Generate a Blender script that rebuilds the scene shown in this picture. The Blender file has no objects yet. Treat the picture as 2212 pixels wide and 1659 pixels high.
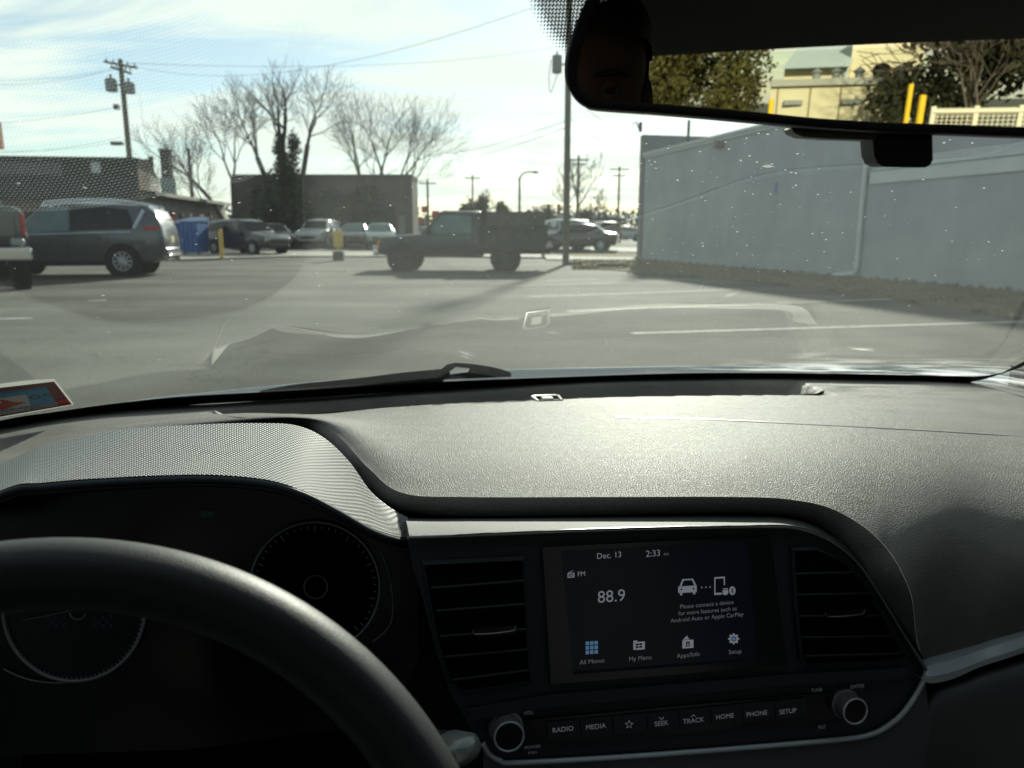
import bpy, bmesh, math, random
from math import sin, cos, radians, pi
from mathutils import Vector, Matrix
from mathutils.bvhtree import BVHTree
from mathutils.geometry import tessellate_polygon

SC = bpy.context.scene
COL = SC.collection
# ---------------------------------------------------------------- camera
F, PITCH = 1640.0, radians(11.26)          # focal length in units of a 2212 px wide frame
EYE = Vector((0, 0, 1.15))
cam_d = bpy.data.cameras.new("camera")
cam = bpy.data.objects.new("camera", cam_d)
COL.objects.link(cam)
cam.location = EYE
cam.rotation_euler = (radians(90) - PITCH, 0, 0)
cam_d.sensor_width = 36
cam_d.lens = 36 * F / 2212
cam_d.clip_start, cam_d.clip_end = 0.02, 3000
cam_d.dof.use_dof = True
cam_d.dof.focus_distance = 0.64
cam_d.dof.aperture_fstop = 10.5
SC.camera = cam
# ---------------------------------------------------------------- light
SUN_EL, SUN_AZ = radians(23), radians(10)   # azimuth from +Y towards +X
w = bpy.data.worlds.new("World")
SC.world = w
w.use_nodes = True
nt = w.node_tree
nt.nodes.clear()
def N(nt, typ, **kw):
    n = nt.nodes.new(typ)
    for k, v in kw.items():
        if k in ('inp',):
            for a, b in v.items():
                n.inputs[a].default_value = b
        else:
            setattr(n, k, v)
    return n
def L(nt, a, b): nt.links.new(a, b)
def math_n(nt, op, a, b=None, c=None, clamp=False):
    n = nt.nodes.new('ShaderNodeMath'); n.operation = op; n.use_clamp = clamp
    for i, v in enumerate((a, b, c)):
        if v is None: continue
        if isinstance(v, (int, float)): n.inputs[i].default_value = v
        else: L(nt, v, n.inputs[i])
    return n.outputs[0]
out = N(nt, 'ShaderNodeOutputWorld')
bg = N(nt, 'ShaderNodeBackground'); bg.inputs[1].default_value = 0.105
sky = N(nt, 'ShaderNodeTexSky'); sky.sky_type = 'NISHITA'; sky.sun_disc = False
sky.sun_elevation = SUN_EL; sky.sun_rotation = SUN_AZ
sky.air_density = 1.0; sky.dust_density = 0.3; sky.ozone_density = 2.0
tc = N(nt, 'ShaderNodeTexCoord')
sp = N(nt, 'ShaderNodeSeparateXYZ'); L(nt, tc.outputs['Generated'], sp.inputs[0])
zz = math_n(nt, 'ADD', math_n(nt, 'MAXIMUM', sp.outputs[2], 0.0), 0.10)
cx = math_n(nt, 'DIVIDE', sp.outputs[0], zz); cy = math_n(nt, 'DIVIDE', sp.outputs[1], zz)
cb = N(nt, 'ShaderNodeCombineXYZ')
L(nt, math_n(nt, 'MULTIPLY', math_n(nt, 'ADD', cx, math_n(nt, 'MULTIPLY', cy, 0.35)), 0.42), cb.inputs[0])
L(nt, math_n(nt, 'MULTIPLY', cy, 1.15), cb.inputs[1])
n1 = N(nt, 'ShaderNodeTexNoise', inp={'Scale': 1.5, 'Detail': 10.0, 'Roughness': 0.60, 'Distortion': 0.7}); L(nt, cb.outputs[0], n1.inputs['Vector'])
rp = N(nt, 'ShaderNodeValToRGB'); L(nt, n1.outputs[0], rp.inputs[0])
rp.color_ramp.elements[0].position = 0.40; rp.color_ramp.elements[0].color = (0.22, 0.22, 0.22, 1)
rp.color_ramp.elements[1].position = 0.57; rp.color_ramp.elements[1].color = (0.98, 0.98, 0.98, 1)
mx = N(nt, 'ShaderNodeMix', data_type='RGBA'); L(nt, rp.outputs[0], mx.inputs[0])
# thin cloud glows most towards the low sun and dulls overhead and behind
hi = N(nt, 'ShaderNodeMapRange', interpolation_type='SMOOTHSTEP'); hi.inputs[1].default_value = .25; hi.inputs[2].default_value = .85; hi.inputs[3].default_value = 1.0; hi.inputs[4].default_value = .42
L(nt, sp.outputs[2], hi.inputs[0])
bk_ = N(nt, 'ShaderNodeMapRange', interpolation_type='SMOOTHSTEP'); bk_.inputs[1].default_value = -.3; bk_.inputs[2].default_value = .6; bk_.inputs[3].default_value = .80; bk_.inputs[4].default_value = 1.0
L(nt, sp.outputs[1], bk_.inputs[0])
cl = N(nt, 'ShaderNodeMix', data_type='RGBA', blend_type='MULTIPLY'); cl.inputs[0].default_value = 1; cl.inputs[6].default_value = (7.3, 7.6, 7.0, 1)
L(nt, math_n(nt, 'MULTIPLY', hi.outputs[0], bk_.outputs[0]), cl.inputs[7])
tint = N(nt, 'ShaderNodeMix', data_type='RGBA', blend_type='MULTIPLY'); tint.inputs[0].default_value = 1
L(nt, sky.outputs[0], tint.inputs[6]); tint.inputs[7].default_value = (.90, .91, .86, 1)
L(nt, tint.outputs[2], mx.inputs[6])
L(nt, cl.outputs[2], mx.inputs[7])
L(nt, mx.outputs[2], bg.inputs[0]); L(nt, bg.outputs[0], out.inputs[0])
sl = bpy.data.lights.new("sun", 'SUN'); sl.energy = 4.4; sl.angle = radians(2.5); sl.color = (1.0, 0.93, 0.80)
sun = bpy.data.objects.new("sun", sl); COL.objects.link(sun)
sd = Vector((sin(SUN_AZ) * cos(SUN_EL), cos(SUN_AZ) * cos(SUN_EL), sin(SUN_EL)))
sun.rotation_euler = sd.to_track_quat('Z', 'Y').to_euler()
sun.location = (3, 30, 30)
SC.view_settings.view_transform = 'Standard'; SC.view_settings.look = 'None'
SC.view_settings.exposure = 0.68; SC.view_settings.gamma = 1.0; SC.view_settings.use_curve_mapping = False
SC.cycles.use_denoising = True
SC.cycles.max_bounces = 10; SC.cycles.transparent_max_bounces = 24; SC.cycles.transmission_bounces = 6
SC.cycles.diffuse_bounces = 3; SC.cycles.glossy_bounces = 4
SC.cycles.caustics_reflective = False; SC.cycles.caustics_refractive = False
SC.cycles.sample_clamp_indirect = 6

# ---------------------------------------------------------------- photo-geometry helpers
def ray(px, py):
    x = (px - 1106) / F; u = -(py - 829.5) / F
    return Vector((x, cos(PITCH) + u * sin(PITCH), -sin(PITCH) + u * cos(PITCH)))
def P_z(px, py, z): r = ray(px, py); return EYE + r * ((z - EYE.z) / r.z)
def P_y(px, py, y): r = ray(px, py); return EYE + r * (y / r.y)
YAW = radians(10)                            # the car we sit in points 10 degrees left of the view
CR = Vector((cos(YAW), sin(YAW), 0)); CF = Vector((-sin(YAW), cos(YAW), 0)); UP = Vector((0, 0, 1))
def P_c(px, py, cy): r = ray(px, py); return EYE + r * (cy / r.dot(CF))
def P_p(px, py, p0, n): r = ray(px, py); return EYE + r * ((p0 - EYE).dot(n) / r.dot(n))
def CW(x, y, z): return CR * x + CF * y + UP * z
def gz(x, y):                                # the lot is level, the ground beyond rises a little
    t = min(max((y - 27) / 28, 0), 1); t = t * t * (3 - 2 * t)
    return 0.35 * t
def G(px, py, dz=0.0):
    z = dz
    for _ in range(12):
        p = P_z(px, py, z); z = gz(p.x, p.y) + dz
    return P_z(px, py, z)

# ---------------------------------------------------------------- scene-tree helpers
ORG = {}
def tagp(o, label=None, cat=None, group=None, kind=None):
    if label: o['label'] = label
    if cat: o['category'] = cat
    if group: o['group'] = group
    if kind: o['kind'] = kind
    return o
def thing(name, label, cat, loc=(0, 0, 0), rotz=0, group=None, local=False):
    """Empty at the thing's base; parts built in world coordinates unless local=True"""
    o = bpy.data.objects.new(name, None); COL.objects.link(o)
    o.location = loc; o.rotation_euler = (0, 0, rotz); o.empty_display_size = 0.1
    ORG[o.name] = Vector((0, 0, 0)) if local else Vector(loc)
    return tagp(o, label, cat, group)
class MB:
    def __init__(s): s.v = []; s.f = []; s.uv = None; s.mi = []
    def add(s, vs, fs):
        b = len(s.v); s.v += [tuple(x) for x in vs]; s.f += [tuple(i + b for i in f) for f in fs]; return s
    def quad(s, a, b, c, d): return s.add([a, b, c, d], [(0, 1, 2, 3)])
    def box(s, c, d, R=None):
        c = Vector(c); vs = []
        for x in (-.5, .5):
            for y in (-.5, .5):
                for z in (-.5, .5):
                    p = Vector((x * d[0], y * d[1], z * d[2]))
                    if R is not None: p = R @ p
                    vs.append(c + p)
        return s.add(vs, [(0, 1, 3, 2), (4, 6, 7, 5), (0, 4, 5, 1), (2, 3, 7, 6), (0, 2, 6, 4), (1, 5, 7, 3)])
    def obox(s, c, ax, ay, az, d):
        R = Matrix((ax, ay, az)).transposed(); return s.box(c, d, R)
    def grid(s, rows, closed=False):
        n = len(rows[0]); m = len(rows); vs = [p for r in rows for p in r]; fs = []
        for i in range(m - 1):
            for j in range(n if closed else n - 1):
                k = (j + 1) % n
                fs.append((i * n + j, i * n + k, (i + 1) * n + k, (i + 1) * n + j))
        return s.add(vs, fs)
    def tube(s, pts, r, k=8, caps=True):
        pts = [Vector(p) for p in pts]; m = len(pts)
        rr = r if isinstance(r, (list, tuple)) else [r] * m
        t0 = (pts[1] - pts[0]).normalized()
        a = t0.orthogonal().normalized(); rows = []
        for i, p in enumerate(pts):
            t = (pts[min(i + 1, m - 1)] - pts[max(i - 1, 0)])
            if t.length < 1e-9: t = t0
            t.normalize(); a = (a - t * a.dot(t))
            if a.length < 1e-6: a = t.orthogonal()
            a.normalize(); b = t.cross(a)
            rows.append([p + (a * cos(2 * pi * j / k) + b * sin(2 * pi * j / k)) * rr[i] for j in range(k)])
        b0 = len(s.v); s.grid(rows, True)
        if caps:
            s.f.append(tuple(b0 + j for j in reversed(range(k))))
            s.f.append(tuple(b0 + (m - 1) * k + j for j in range(k)))
        return s
    def poly(s, pts, off=None):
        """filled polygon, extruded by vector off if given"""
        pts = [Vector(p) for p in pts]; n = len(pts)
        tris = tessellate_polygon([pts])
        s.add(pts, tris)
        if off is not None:
            q = [p + off for p in pts]
            s.add(q, [tuple(reversed(t)) for t in tris])
            s.add(pts + q, [(i, (i + 1) % n, n + (i + 1) % n, n + i) for i in range(n)])
        return s
    def lathe(s, c, axis, prof, k=24, closed=False):
        """prof: list of (radius, height along axis)"""
        c = Vector(c); axis = Vector(axis).normalized(); a = axis.orthogonal().normalized(); b = axis.cross(a)
        rows = [[c + axis * h + (a * cos(2 * pi * j / k) + b * sin(2 * pi * j / k)) * max(r, 1e-5) for j in range(k)] for r, h in prof]
        return s.grid(rows, True)
    def ball(s, c, r, k=12, m=8, sq=(1, 1, 1)):
        c = Vector(c); rows = []
        for i in range(m + 1):
            t = pi * i / m
            rows.append([c + Vector((r * sin(t) * cos(2 * pi * j / k) * sq[0], r * sin(t) * sin(2 * pi * j / k) * sq[1], r * cos(t) * sq[2])) for j in range(k)])
        return s.grid(rows, True)
    def build(s, name, mat, parent=None, smooth=True, bevel=0, label=None, cat=None, group=None, kind=None, angle=35, fixn=True):
        vs = [Vector(p) for p in s.v]
        if parent is not None: org = ORG[parent.name]; loc = (0, 0, 0)
        else:
            if kind == 'structure' or not vs: org = Vector((0, 0, 0))
            else:
                n = len(vs); org = Vector((sum(p.x for p in vs) / n, sum(p.y for p in vs) / n, min(p.z for p in vs)))
            loc = org
        me = bpy.data.meshes.new(name)
        me.from_pydata([p - org for p in vs], [], s.f); me.validate()
        if s.uv:
            ul = me.uv_layers.new(name='UVMap')
            for lp in me.loops: ul.data[lp.index].uv = s.uv[lp.vertex_index]
        if fixn:
            bm = bmesh.new(); bm.from_mesh(me); bmesh.ops.recalc_face_normals(bm, faces=bm.faces[:]); bm.to_mesh(me); bm.free()
        if mat: me.materials.append(mat)
        o = bpy.data.objects.new(name, me); COL.objects.link(o)
        o.location = loc
        if parent is not None: o.parent = parent
        ORG[o.name] = org
        if smooth:
            me.polygons.foreach_set('use_smooth', [True] * len(me.polygons))
            if angle < 180:
                try: me.set_sharp_from_angle(angle=radians(angle))
                except Exception: pass
        if bevel:
            m = o.modifiers.new('bevel', 'BEVEL'); m.width = bevel; m.segments = 2; m.limit_method = 'ANGLE'
        return tagp(o, label, cat, group, kind)
def copy_tree(o, parent=None):
    c = o.copy(); COL.objects.link(c); c.parent = parent; ORG[c.name] = ORG.get(o.name, Vector())
    for ch in list(o.children): copy_tree(ch, c)
    return c
def cr(p0, p1, p2, p3, t):
    return 0.5 * ((2 * p1) + (p2 - p0) * t + (2 * p0 - 5 * p1 + 4 * p2 - p3) * t * t + (3 * p1 - p0 - 3 * p2 + p3) * t ** 3)
def spline(pts, n):
    """n samples through control points, evenly in parameter"""
    m = len(pts) - 1; out = []
    for i in range(n):
        u = i / (n - 1) * m; k = min(int(u), m - 1); t = u - k
        out.append(cr(pts[max(k - 1, 0)], pts[k], pts[k + 1], pts[min(k + 2, m)], t))
    return out
def arc_resample(pts, n):
    d = [0]
    for a, b in zip(pts, pts[1:]): d.append(d[-1] + (b - a).length)
    out = []; k = 0
    for i in range(n):
        s = d[-1] * i / (n - 1)
        while k < len(d) - 2 and d[k + 1] < s: k += 1
        t = (s - d[k]) / max(d[k + 1] - d[k], 1e-9); out.append(pts[k].lerp(pts[k + 1], min(t, 1)))
    return out
def loft(rows, nu, nv):
    """rows: control polylines with matching indices -> smooth nv x nu grid and uv in metres"""
    R = [spline(r, nu) for r in rows]
    G_ = [spline([r[j] for r in R], nv) for j in range(nu)]
    return [[G_[j][i] for j in range(nu)] for i in range(nv)]
def grid_uv(rows):
    mid = rows[len(rows) // 2]; us = [0]
    for a, b in zip(mid, mid[1:]): us.append(us[-1] + (b - a).length)
    uv = []
    for i, r in enumerate(rows):
        for j, p in enumerate(r):
            if i == 0: v = 0.0
            else: v = uv[(i - 1) * len(r) + j][1] + (rows[i][j] - rows[i - 1][j]).length
            uv.append((us[j], v))
    return uv

# ---------------------------------------------------------------- materials
MAT = {}
def mat(name, col=(0.5, 0.5, 0.5), rough=0.6, metal=0.0, spec=0.5, var=0.0, vscale=5.0, bump=0.0, bscale=50.0, emit=None, estr=1.0, rvar=0.0, coat=0.0, coords='Object', col2=None, detail=4.0, bdist=0.01, stretch=None):
    if name in MAT: return MAT[name]
    m = bpy.data.materials.new(name); m.use_nodes = True; t = m.node_tree; b = t.nodes['Principled BSDF']
    b.inputs['Base Color'].default_value = (*col, 1); b.inputs['Roughness'].default_value = rough
    b.inputs['Metallic'].default_value = metal; b.inputs['Specular IOR Level'].default_value = spec
    b.inputs['Coat Weight'].default_value = coat; b.inputs['Coat Roughness'].default_value = 0.08
    tcn = N(t, 'ShaderNodeTexCoord'); vec = tcn.outputs[coords]
    if stretch:
        mp = N(t, 'ShaderNodeMapping'); mp.inputs['Scale'].default_value = stretch; L(t, vec, mp.inputs[0]); vec = mp.outputs[0]
    if var or col2:
        nz = N(t, 'ShaderNodeTexNoise', inp={'Scale': vscale, 'Detail': detail, 'Roughness': 0.6}); L(t, vec, nz.inputs['Vector'])
        r = N(t, 'ShaderNodeValToRGB'); L(t, nz.outputs[0], r.inputs[0])
        c2 = col2 or tuple(min(c * (1 + var), 1) for c in col); c1 = col if col2 else tuple(c * (1 - var) for c in col)
        r.color_ramp.elements[0].position = 0.32; r.color_ramp.elements[0].color = (*c1, 1)
        r.color_ramp.elements[1].position = 0.68; r.color_ramp.elements[1].color = (*c2, 1)
        L(t, r.outputs[0], b.inputs['Base Color'])
        if rvar:
            L(t, math_n(t, 'MULTIPLY_ADD', nz.outputs[0], rvar, rough - rvar / 2), b.inputs['Roughness'])
    if bump:
        n2 = N(t, 'ShaderNodeTexNoise', inp={'Scale': bscale, 'Detail': 3.0}); L(t, vec, n2.inputs['Vector'])
        bp = N(t, 'ShaderNodeBump', inp={'Strength': bump, 'Distance': bdist}); L(t, n2.outputs[0], bp.inputs['Height'])
        L(t, bp.outputs[0], b.inputs['Normal'])
    if emit:
        b.inputs['Emission Color'].default_value = (*emit, 1); b.inputs['Emission Strength'].default_value = estr
    MAT[name] = m; return m
def bsdf(m): return m.node_tree.nodes['Principled BSDF']
# ================================================================ INTERIOR
# soft grained dashboard plastic
m_dash = mat('dash_plastic', (0.035, 0.036, 0.037), 0.6, spec=0.14, var=0.12, vscale=14)
def leather(m, scale=620, strength=0.35, dist=0.0006):
    t = m.node_tree; b = bsdf(m); tcn = N(t, 'ShaderNodeTexCoord')
    w1 = N(t, 'ShaderNodeTexNoise', inp={'Scale': scale * .5, 'Detail': 1.0}); L(t, tcn.outputs['Object'], w1.inputs['Vector'])
    ma = N(t, 'ShaderNodeVectorMath', operation='MULTIPLY_ADD'); L(t, w1.outputs['Color'], ma.inputs[0]); ma.inputs[1].default_value = (.0015,) * 3
    L(t, tcn.outputs['Object'], ma.inputs[2])
    vo = N(t, 'ShaderNodeTexVoronoi', feature='DISTANCE_TO_EDGE', inp={'Scale': scale}); L(t, ma.outputs[0], vo.inputs['Vector'])
    mn = math_n(t, 'MINIMUM', vo.outputs['Distance'], 0.22)
    bp = N(t, 'ShaderNodeBump', inp={'Strength': strength, 'Distance': dist}); L(t, mn, bp.inputs['Height']); L(t, bp.outputs[0], b.inputs['Normal'])
leather(m_dash, 450, .9, 0.0014)
# dusty wipe marks: roughness and a little pale dust
def dusty(m, amount=0.35):
    t = m.node_tree; b = bsdf(m); tcn = N(t, 'ShaderNodeTexCoord')
    mp = N(t, 'ShaderNodeMapping'); mp.inputs['Scale'].default_value = (3, 9, 3); mp.inputs['Rotation'].default_value = (0, 0, .3); L(t, tcn.outputs['Object'], mp.inputs[0])
    nz = N(t, 'ShaderNodeTexNoise', inp={'Scale': 2.2, 'Detail': 8.0, 'Roughness': .65, 'Distortion': .6}); L(t, mp.outputs[0], nz.inputs['Vector'])
    r = N(t, 'ShaderNodeValToRGB'); L(t, nz.outputs[0], r.inputs[0])
    r.color_ramp.elements[0].position = .42; r.color_ramp.elements[0].color = (.17, .168, .160, 1)
    r.color_ramp.elements[1].position = .75; r.color_ramp.elements[1].color = (.245, .235, .215, 1)
    L(t, r.outputs[0], b.inputs['Base Color'])
    L(t, math_n(t, 'MULTIPLY_ADD', nz.outputs[0], 0.10, 0.50), b.inputs['Roughness'])
dusty(m_dash)
m_dark = mat('interior_black_plastic', (0.034, 0.041, 0.050), 0.55, spec=0.35, bump=.2, bscale=700, bdist=.0004, var=.1)
m_gloss = mat('interior_gloss_black', (0.008, 0.008, 0.009), 0.22, spec=0.5, var=.1)
m_pit = mat('vent_black', (0.006, 0.007, 0.009), 0.9, spec=0.02, var=.1)
m_silver = mat('satin_silver_trim', (0.62, 0.68, 0.74), 0.40, metal=.3, var=.04)
m_grey = mat('lower_grey_plastic', (0.10, 0.107, 0.118), 0.5, spec=.4, bump=.2, bscale=900, bdist=.0004, var=.08, vscale=10)
m_unused = None
m_chrome = mat('bright_chrome', (0.75, 0.75, 0.74), 0.12, metal=1.0, var=.02)
# woven-look moulding: rows of small pillows from the surface's own uv (metres)
def weave(name, pitch_u, pitch_v, col, rough, strength=0.8, dist=.0016, diag=False):
    m = mat(name, col, rough, spec=.5); t = m.node_tree; b = bsdf(m); tcn = N(t, 'ShaderNodeTexCoord')
    s = N(t, 'ShaderNodeSeparateXYZ'); L(t, tcn.outputs['UV'], s.inputs[0])
    u = math_n(t, 'DIVIDE', s.outputs[0], pitch_u); v = math_n(t, 'DIVIDE', s.outputs[1], pitch_v)
    if diag: u = math_n(t, 'ADD', u, math_n(t, 'MULTIPLY', v, 1.0))
    row = math_n(t, 'FLOOR', v)
    u2 = math_n(t, 'ADD', u, math_n(t, 'MULTIPLY', row, 0.5))
    h1 = math_n(t, 'ABSOLUTE', math_n(t, 'SINE', math_n(t, 'MULTIPLY', u2, pi)))
    h2 = math_n(t, 'ABSOLUTE', math_n(t, 'SINE', math_n(t, 'MULTIPLY', v, pi)))
    h = math_n(t, 'MULTIPLY', math_n(t, 'POWER', h1, .6), math_n(t, 'POWER', h2, .6))
    bp = N(t, 'ShaderNodeBump', inp={'Strength': strength, 'Distance': dist}); L(t, h, bp.inputs['Height']); L(t, bp.outputs[0], b.inputs['Normal'])
    rp_ = N(t, 'ShaderNodeMix', data_type='RGBA'); L(t, h, rp_.inputs[0]); rp_.inputs[6].default_value = (*[c * .65 for c in col], 1); rp_.inputs[7].default_value = (*col, 1)
    L(t, rp_.outputs[2], b.inputs['Base Color'])
    return m
m_weave = weave('woven_silver_hood', .0035, .0034, (0.17, 0.18, 0.185), .46)
m_weave2 = weave('woven_silver_strip', .0030, .0022, (0.10, 0.10, 0.10), .50, .6, .001, True)

# ---------------- dashboard
dash = thing('dashboard', 'dark grey grained car dashboard running under the windscreen, bright in the sun', 'dashboard', CW(.09, .75, .55))
Z0 = .900
r0 = [(-250, 990), (0, 922), (250, 885), (500, 868), (650, 860), (760, 853), (880, 845), (960, 840), (1060, 834), (1300, 821), (1550, 816), (1700, 816), (1850, 818), (1960, 820), (2050, 823), (2130, 827), (2230, 844), (2450, 884)]
r1 = [(-250, 1030), (0, 960), (250, 905), (500, 885), (645, 890), (755, 893), (870, 896), (950, 897), (1060, 898), (1300, 901), (1560, 908), (1720, 916), (1860, 923), (1970, 929), (2060, 934), (2140, 939), (2240, 945), (2500, 965)]
r2 = [(-250, 1080), (0, 1000), (250, 935), (500, 905), (645, 900), (740, 915), (830, 960), (905, 985), (1040, 985), (1300, 987), (1570, 990), (1715, 997), (1850, 1010), (1950, 1040), (2050, 1080), (2150, 1130), (2290, 1150), (2550, 1150)]
r3 = [(-250, 1130), (0, 1040), (250, 960), (500, 925), (640, 909), (720, 934), (795, 1010), (868, 1064), (1010, 1073), (1300, 1073), (1590, 1073), (1715, 1080), (1810, 1104), (1905, 1172), (1965, 1275), (2012, 1432), (2230, 1376), (2500, 1290)]
z2 = [.915] * 3 + [.925] + [.934] * 8 + [.933, .929, .922, .916, .911, .909]
z3 = [.900] * 3 + [.91, .925] + [.930, .930, .930, .930, .930, .929, .927, .922, .905, .872, .78, .79, .80]
c1 = [.906, .906, .907, .908, .909, .911, .914] + [.917] * 11
rows_pad = [[P_z(x, y, Z0) for x, y in r0], [P_z(x, y, z) for (x, y), z in zip(r1, c1)],
            [P_z(x, y, z) for (x, y), z in zip(r2, z2)], [P_z(x, y, z) for (x, y), z in zip(r3, z3)]]
pad = loft(rows_pad, 420, 230)
# defroster trough: lower the pad inside a long slot near its far edge
slot_far = [(455, 889), (560, 877), (760, 863), (1000, 847), (1300, 830), (1560, 824), (1790, 824)]
slot_near = [(530, 901), (640, 894), (800, 883), (1000, 872), (1300, 858), (1560, 853), (1745, 851)]
import numpy as np
A_ = np.array([[tuple(p) for p in r] for r in pad])            # even out the roll on the passenger side
wgt = np.clip((np.arange(420) / 419 - .60) / .14, 0, 1)[None, :, None] * .5 * np.sin(np.linspace(0, pi, 230))[:, None, None] ** .5
wu = wgt * np.clip((419 - np.arange(420)) / 12, 0, 1)[None, :, None]
for _ in range(700): A_[:, 1:-1] += wu[:, 1:-1] * (A_[:, 2:] + A_[:, :-2] - 2 * A_[:, 1:-1])
for _ in range(2600): A_[1:-1] += wgt[1:-1] * (A_[2:] + A_[:-2] - 2 * A_[1:-1]) * .5 * 2
pad = [[Vector(A_[i, j]) for j in range(420)] for i in range(230)]
PB0 = BVHTree.FromPolygons([p for r in pad for p in r], [(i * 420 + j, i * 420 + j + 1, (i + 1) * 420 + j + 1, (i + 1) * 420 + j) for i in range(229) for j in range(419)])
def on_pad0(x, y): h = PB0.ray_cast(EYE, ray(x, y).normalized())[0]; return h if h else P_z(x, y, .903)
sf = [on_pad0(x, y) for x, y in slot_far]; sn = [on_pad0(x, y) for x, y in slot_near]
mid_line = arc_resample(spline([(a + b) / 2 for a, b in zip(sf, sn)], 200), 200)
half_w = [x.length / 2 for x in arc_resample([a - b for a, b in zip(spline(sf, 200), spline(sn, 200))], 200)]
LEN = sum((b - a).length for a, b in zip(mid_line, mid_line[1:]))
def slot_depth(p):
    best = 9; bi = 0
    for i in range(0, 200, 4):
        d = (mid_line[i].xy - p.xy).length
        if d < best: best, bi = d, i
    if best > .12: return 0
    for i in range(max(bi - 4, 0), min(bi + 5, 200)):
        d = (mid_line[i].xy - p.xy).length
        if d < best: best, bi = d, i
    hw = half_w[bi]
    s = bi / 199 * LEN; e = min(s, LEN - s)
    tan = (mid_line[min(bi + 1, 199)] - mid_line[max(bi - 1, 0)]).xy.normalized()
    v = p.xy - mid_line[bi].xy
    along = abs(v.dot(tan)); perp = abs(v.x * tan.y - v.y * tan.x)
    if (bi == 0 or bi == 199) and along > .003: return 0
    dep = min(max((hw - perp) / .012, 0), 1)
    ends = min(max(e / .045, 0), 1); ends = ends * ends * (3 - 2 * ends)
    dep = dep * dep * (3 - 2 * dep)
    return .028 * dep * ends
for i, r in enumerate(pad):
    if i > 110: break
    for j, p in enumerate(r):
        d = slot_depth(p)
        if d: p.z -= d
# the front edge rolls over and drops to the trim
r4 = [(-250, 1140), (0, 1050), (250, 970), (500, 932), (640, 915), (698, 944), (768, 1014), (838, 1092), (1000, 1114), (1300, 1112), (1592, 1107), (1717, 1113), (1798, 1136), (1866, 1188), (1922, 1280), (1992, 1428), (2228, 1382), (2500, 1300)]
top = [p.copy() for p in pad[-1]]
low_ctrl = [P_z(x, y, z - dz) for (x, y), z, dz in zip(r4, z3, [.01] * 5 + [.012, .014, .016] + [.016] * 5 + [.012] * 3 + [.008, .008])]
low = spline(low_ctrl, 420)
mb = MB(); mb.grid(pad); mb.build('dash_pad', m_dash, dash, angle=180)
mid = [a.lerp(b, .5) + CF * -.0035 + UP * .002 for a, b in zip(top, low)]
mb = MB(); mb.grid([[p - UP * .0003 for p in top], mid, low, [p + CF * .05 - UP * .02 for p in low]]); mb.build('dash_pad_edge', m_dash, dash, angle=180)
# the thin raised seam that catches the sun
PBVH = BVHTree.FromPolygons([p for r in pad for p in r], [(i * 420 + j, i * 420 + j + 1, (i + 1) * 420 + j + 1, (i + 1) * 420 + j) for i in range(229) for j in range(419)])
def on_pad(x, y): h = PBVH.ray_cast(EYE, ray(x, y).normalized())[0]; return h if h else P_z(x, y, .917)
seam = [on_pad(x, y) for x, y in [(1330, 902), (1430, 904), (1560, 908), (1720, 916), (1860, 923), (1970, 929), (2060, 934), (2140, 939), (2240, 945), (2500, 965)]]
MB().grid([[p + CF * .0045 - UP * .0003 for p in spline(seam, 120)], [p + CF * .0040 + UP * .0007 for p in spline(seam, 120)], [p - CF * .0010 + UP * .0007 for p in spline(seam, 120)], [p - CF * .0014 - UP * .0003 for p in spline(seam, 120)]]).build('seam', mat('seam_plastic', (.28, .28, .27), .30, var=.05), dash)
# defroster grille deep in the trough (bars), and the small sun sensor standing in it
mb = MB(); mb.grid([[m_ + (a_ - b2_).normalized() * h_ * k - UP * (.0215 + .0012 * (kk % 2)) for m_, a_, b2_, h_ in zip(mid_line[8:192], arc_resample(spline(sf, 200), 200)[8:192], arc_resample(spline(sn, 200), 200)[8:192], half_w[8:192])] for kk, k in enumerate((-.5, -.3, -.1, .1, .3, .5))])
mb.build('defroster_grille', m_pit, dash, smooth=False)
# added strip on trough's near side and ends, paled to brighten the windscreen reflection
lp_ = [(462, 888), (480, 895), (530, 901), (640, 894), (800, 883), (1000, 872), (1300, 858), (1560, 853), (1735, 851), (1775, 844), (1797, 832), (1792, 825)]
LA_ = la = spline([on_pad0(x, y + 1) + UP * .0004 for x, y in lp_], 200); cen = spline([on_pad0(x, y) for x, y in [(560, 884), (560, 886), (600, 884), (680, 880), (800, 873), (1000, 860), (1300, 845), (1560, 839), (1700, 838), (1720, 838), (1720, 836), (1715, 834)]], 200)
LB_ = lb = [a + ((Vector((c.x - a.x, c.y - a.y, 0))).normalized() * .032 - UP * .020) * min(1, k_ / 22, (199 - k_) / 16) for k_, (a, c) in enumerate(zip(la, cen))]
MB().grid([[p - UP * .0002 for p in la], [a.lerp(b, .4) + UP * .002 for a, b in zip(la, lb)], lb]).build('trough_bright_strip', mat('strip_brightened', (.40, .395, .37), .55, spec=.2, var=.05), dash, angle=180)
sc_ = on_pad0(1183, 862) - UP * .001
mb = MB()
tr = [(-.020, -.018), (-.023, .016), (-.016, .022), (.016, .022), (.023, .016), (.020, -.018)]
ti = [(-.016, -.014), (-.018, .013), (-.012, .017), (.012, .017), (.018, .013), (.016, -.014)]
def lp(pts, z): return [sc_ + CR * x + CF * y + UP * z for x, y in pts]
mb.grid([lp(tr, -.028), lp(tr, .0015), lp([(x * .93, y * .93) for x, y in tr], .0035), lp(ti, .0030), lp(ti, -.002)], True)
mb.build('sensor_housing', mat('sensor_grey', (.16, .16, .155), .35, var=.05), dash)
MB().poly(lp(ti, -.0015)).build('sensor_well', m_pit, dash)
MB().obox(sc_ + CF * .004 + UP * .001, CR, CF, UP, (.017, .017, .004)).build('sensor_lens', mat('sensor_lens', (.42, .42, .38), .25, var=.04), dash, bevel=.001)
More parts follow.
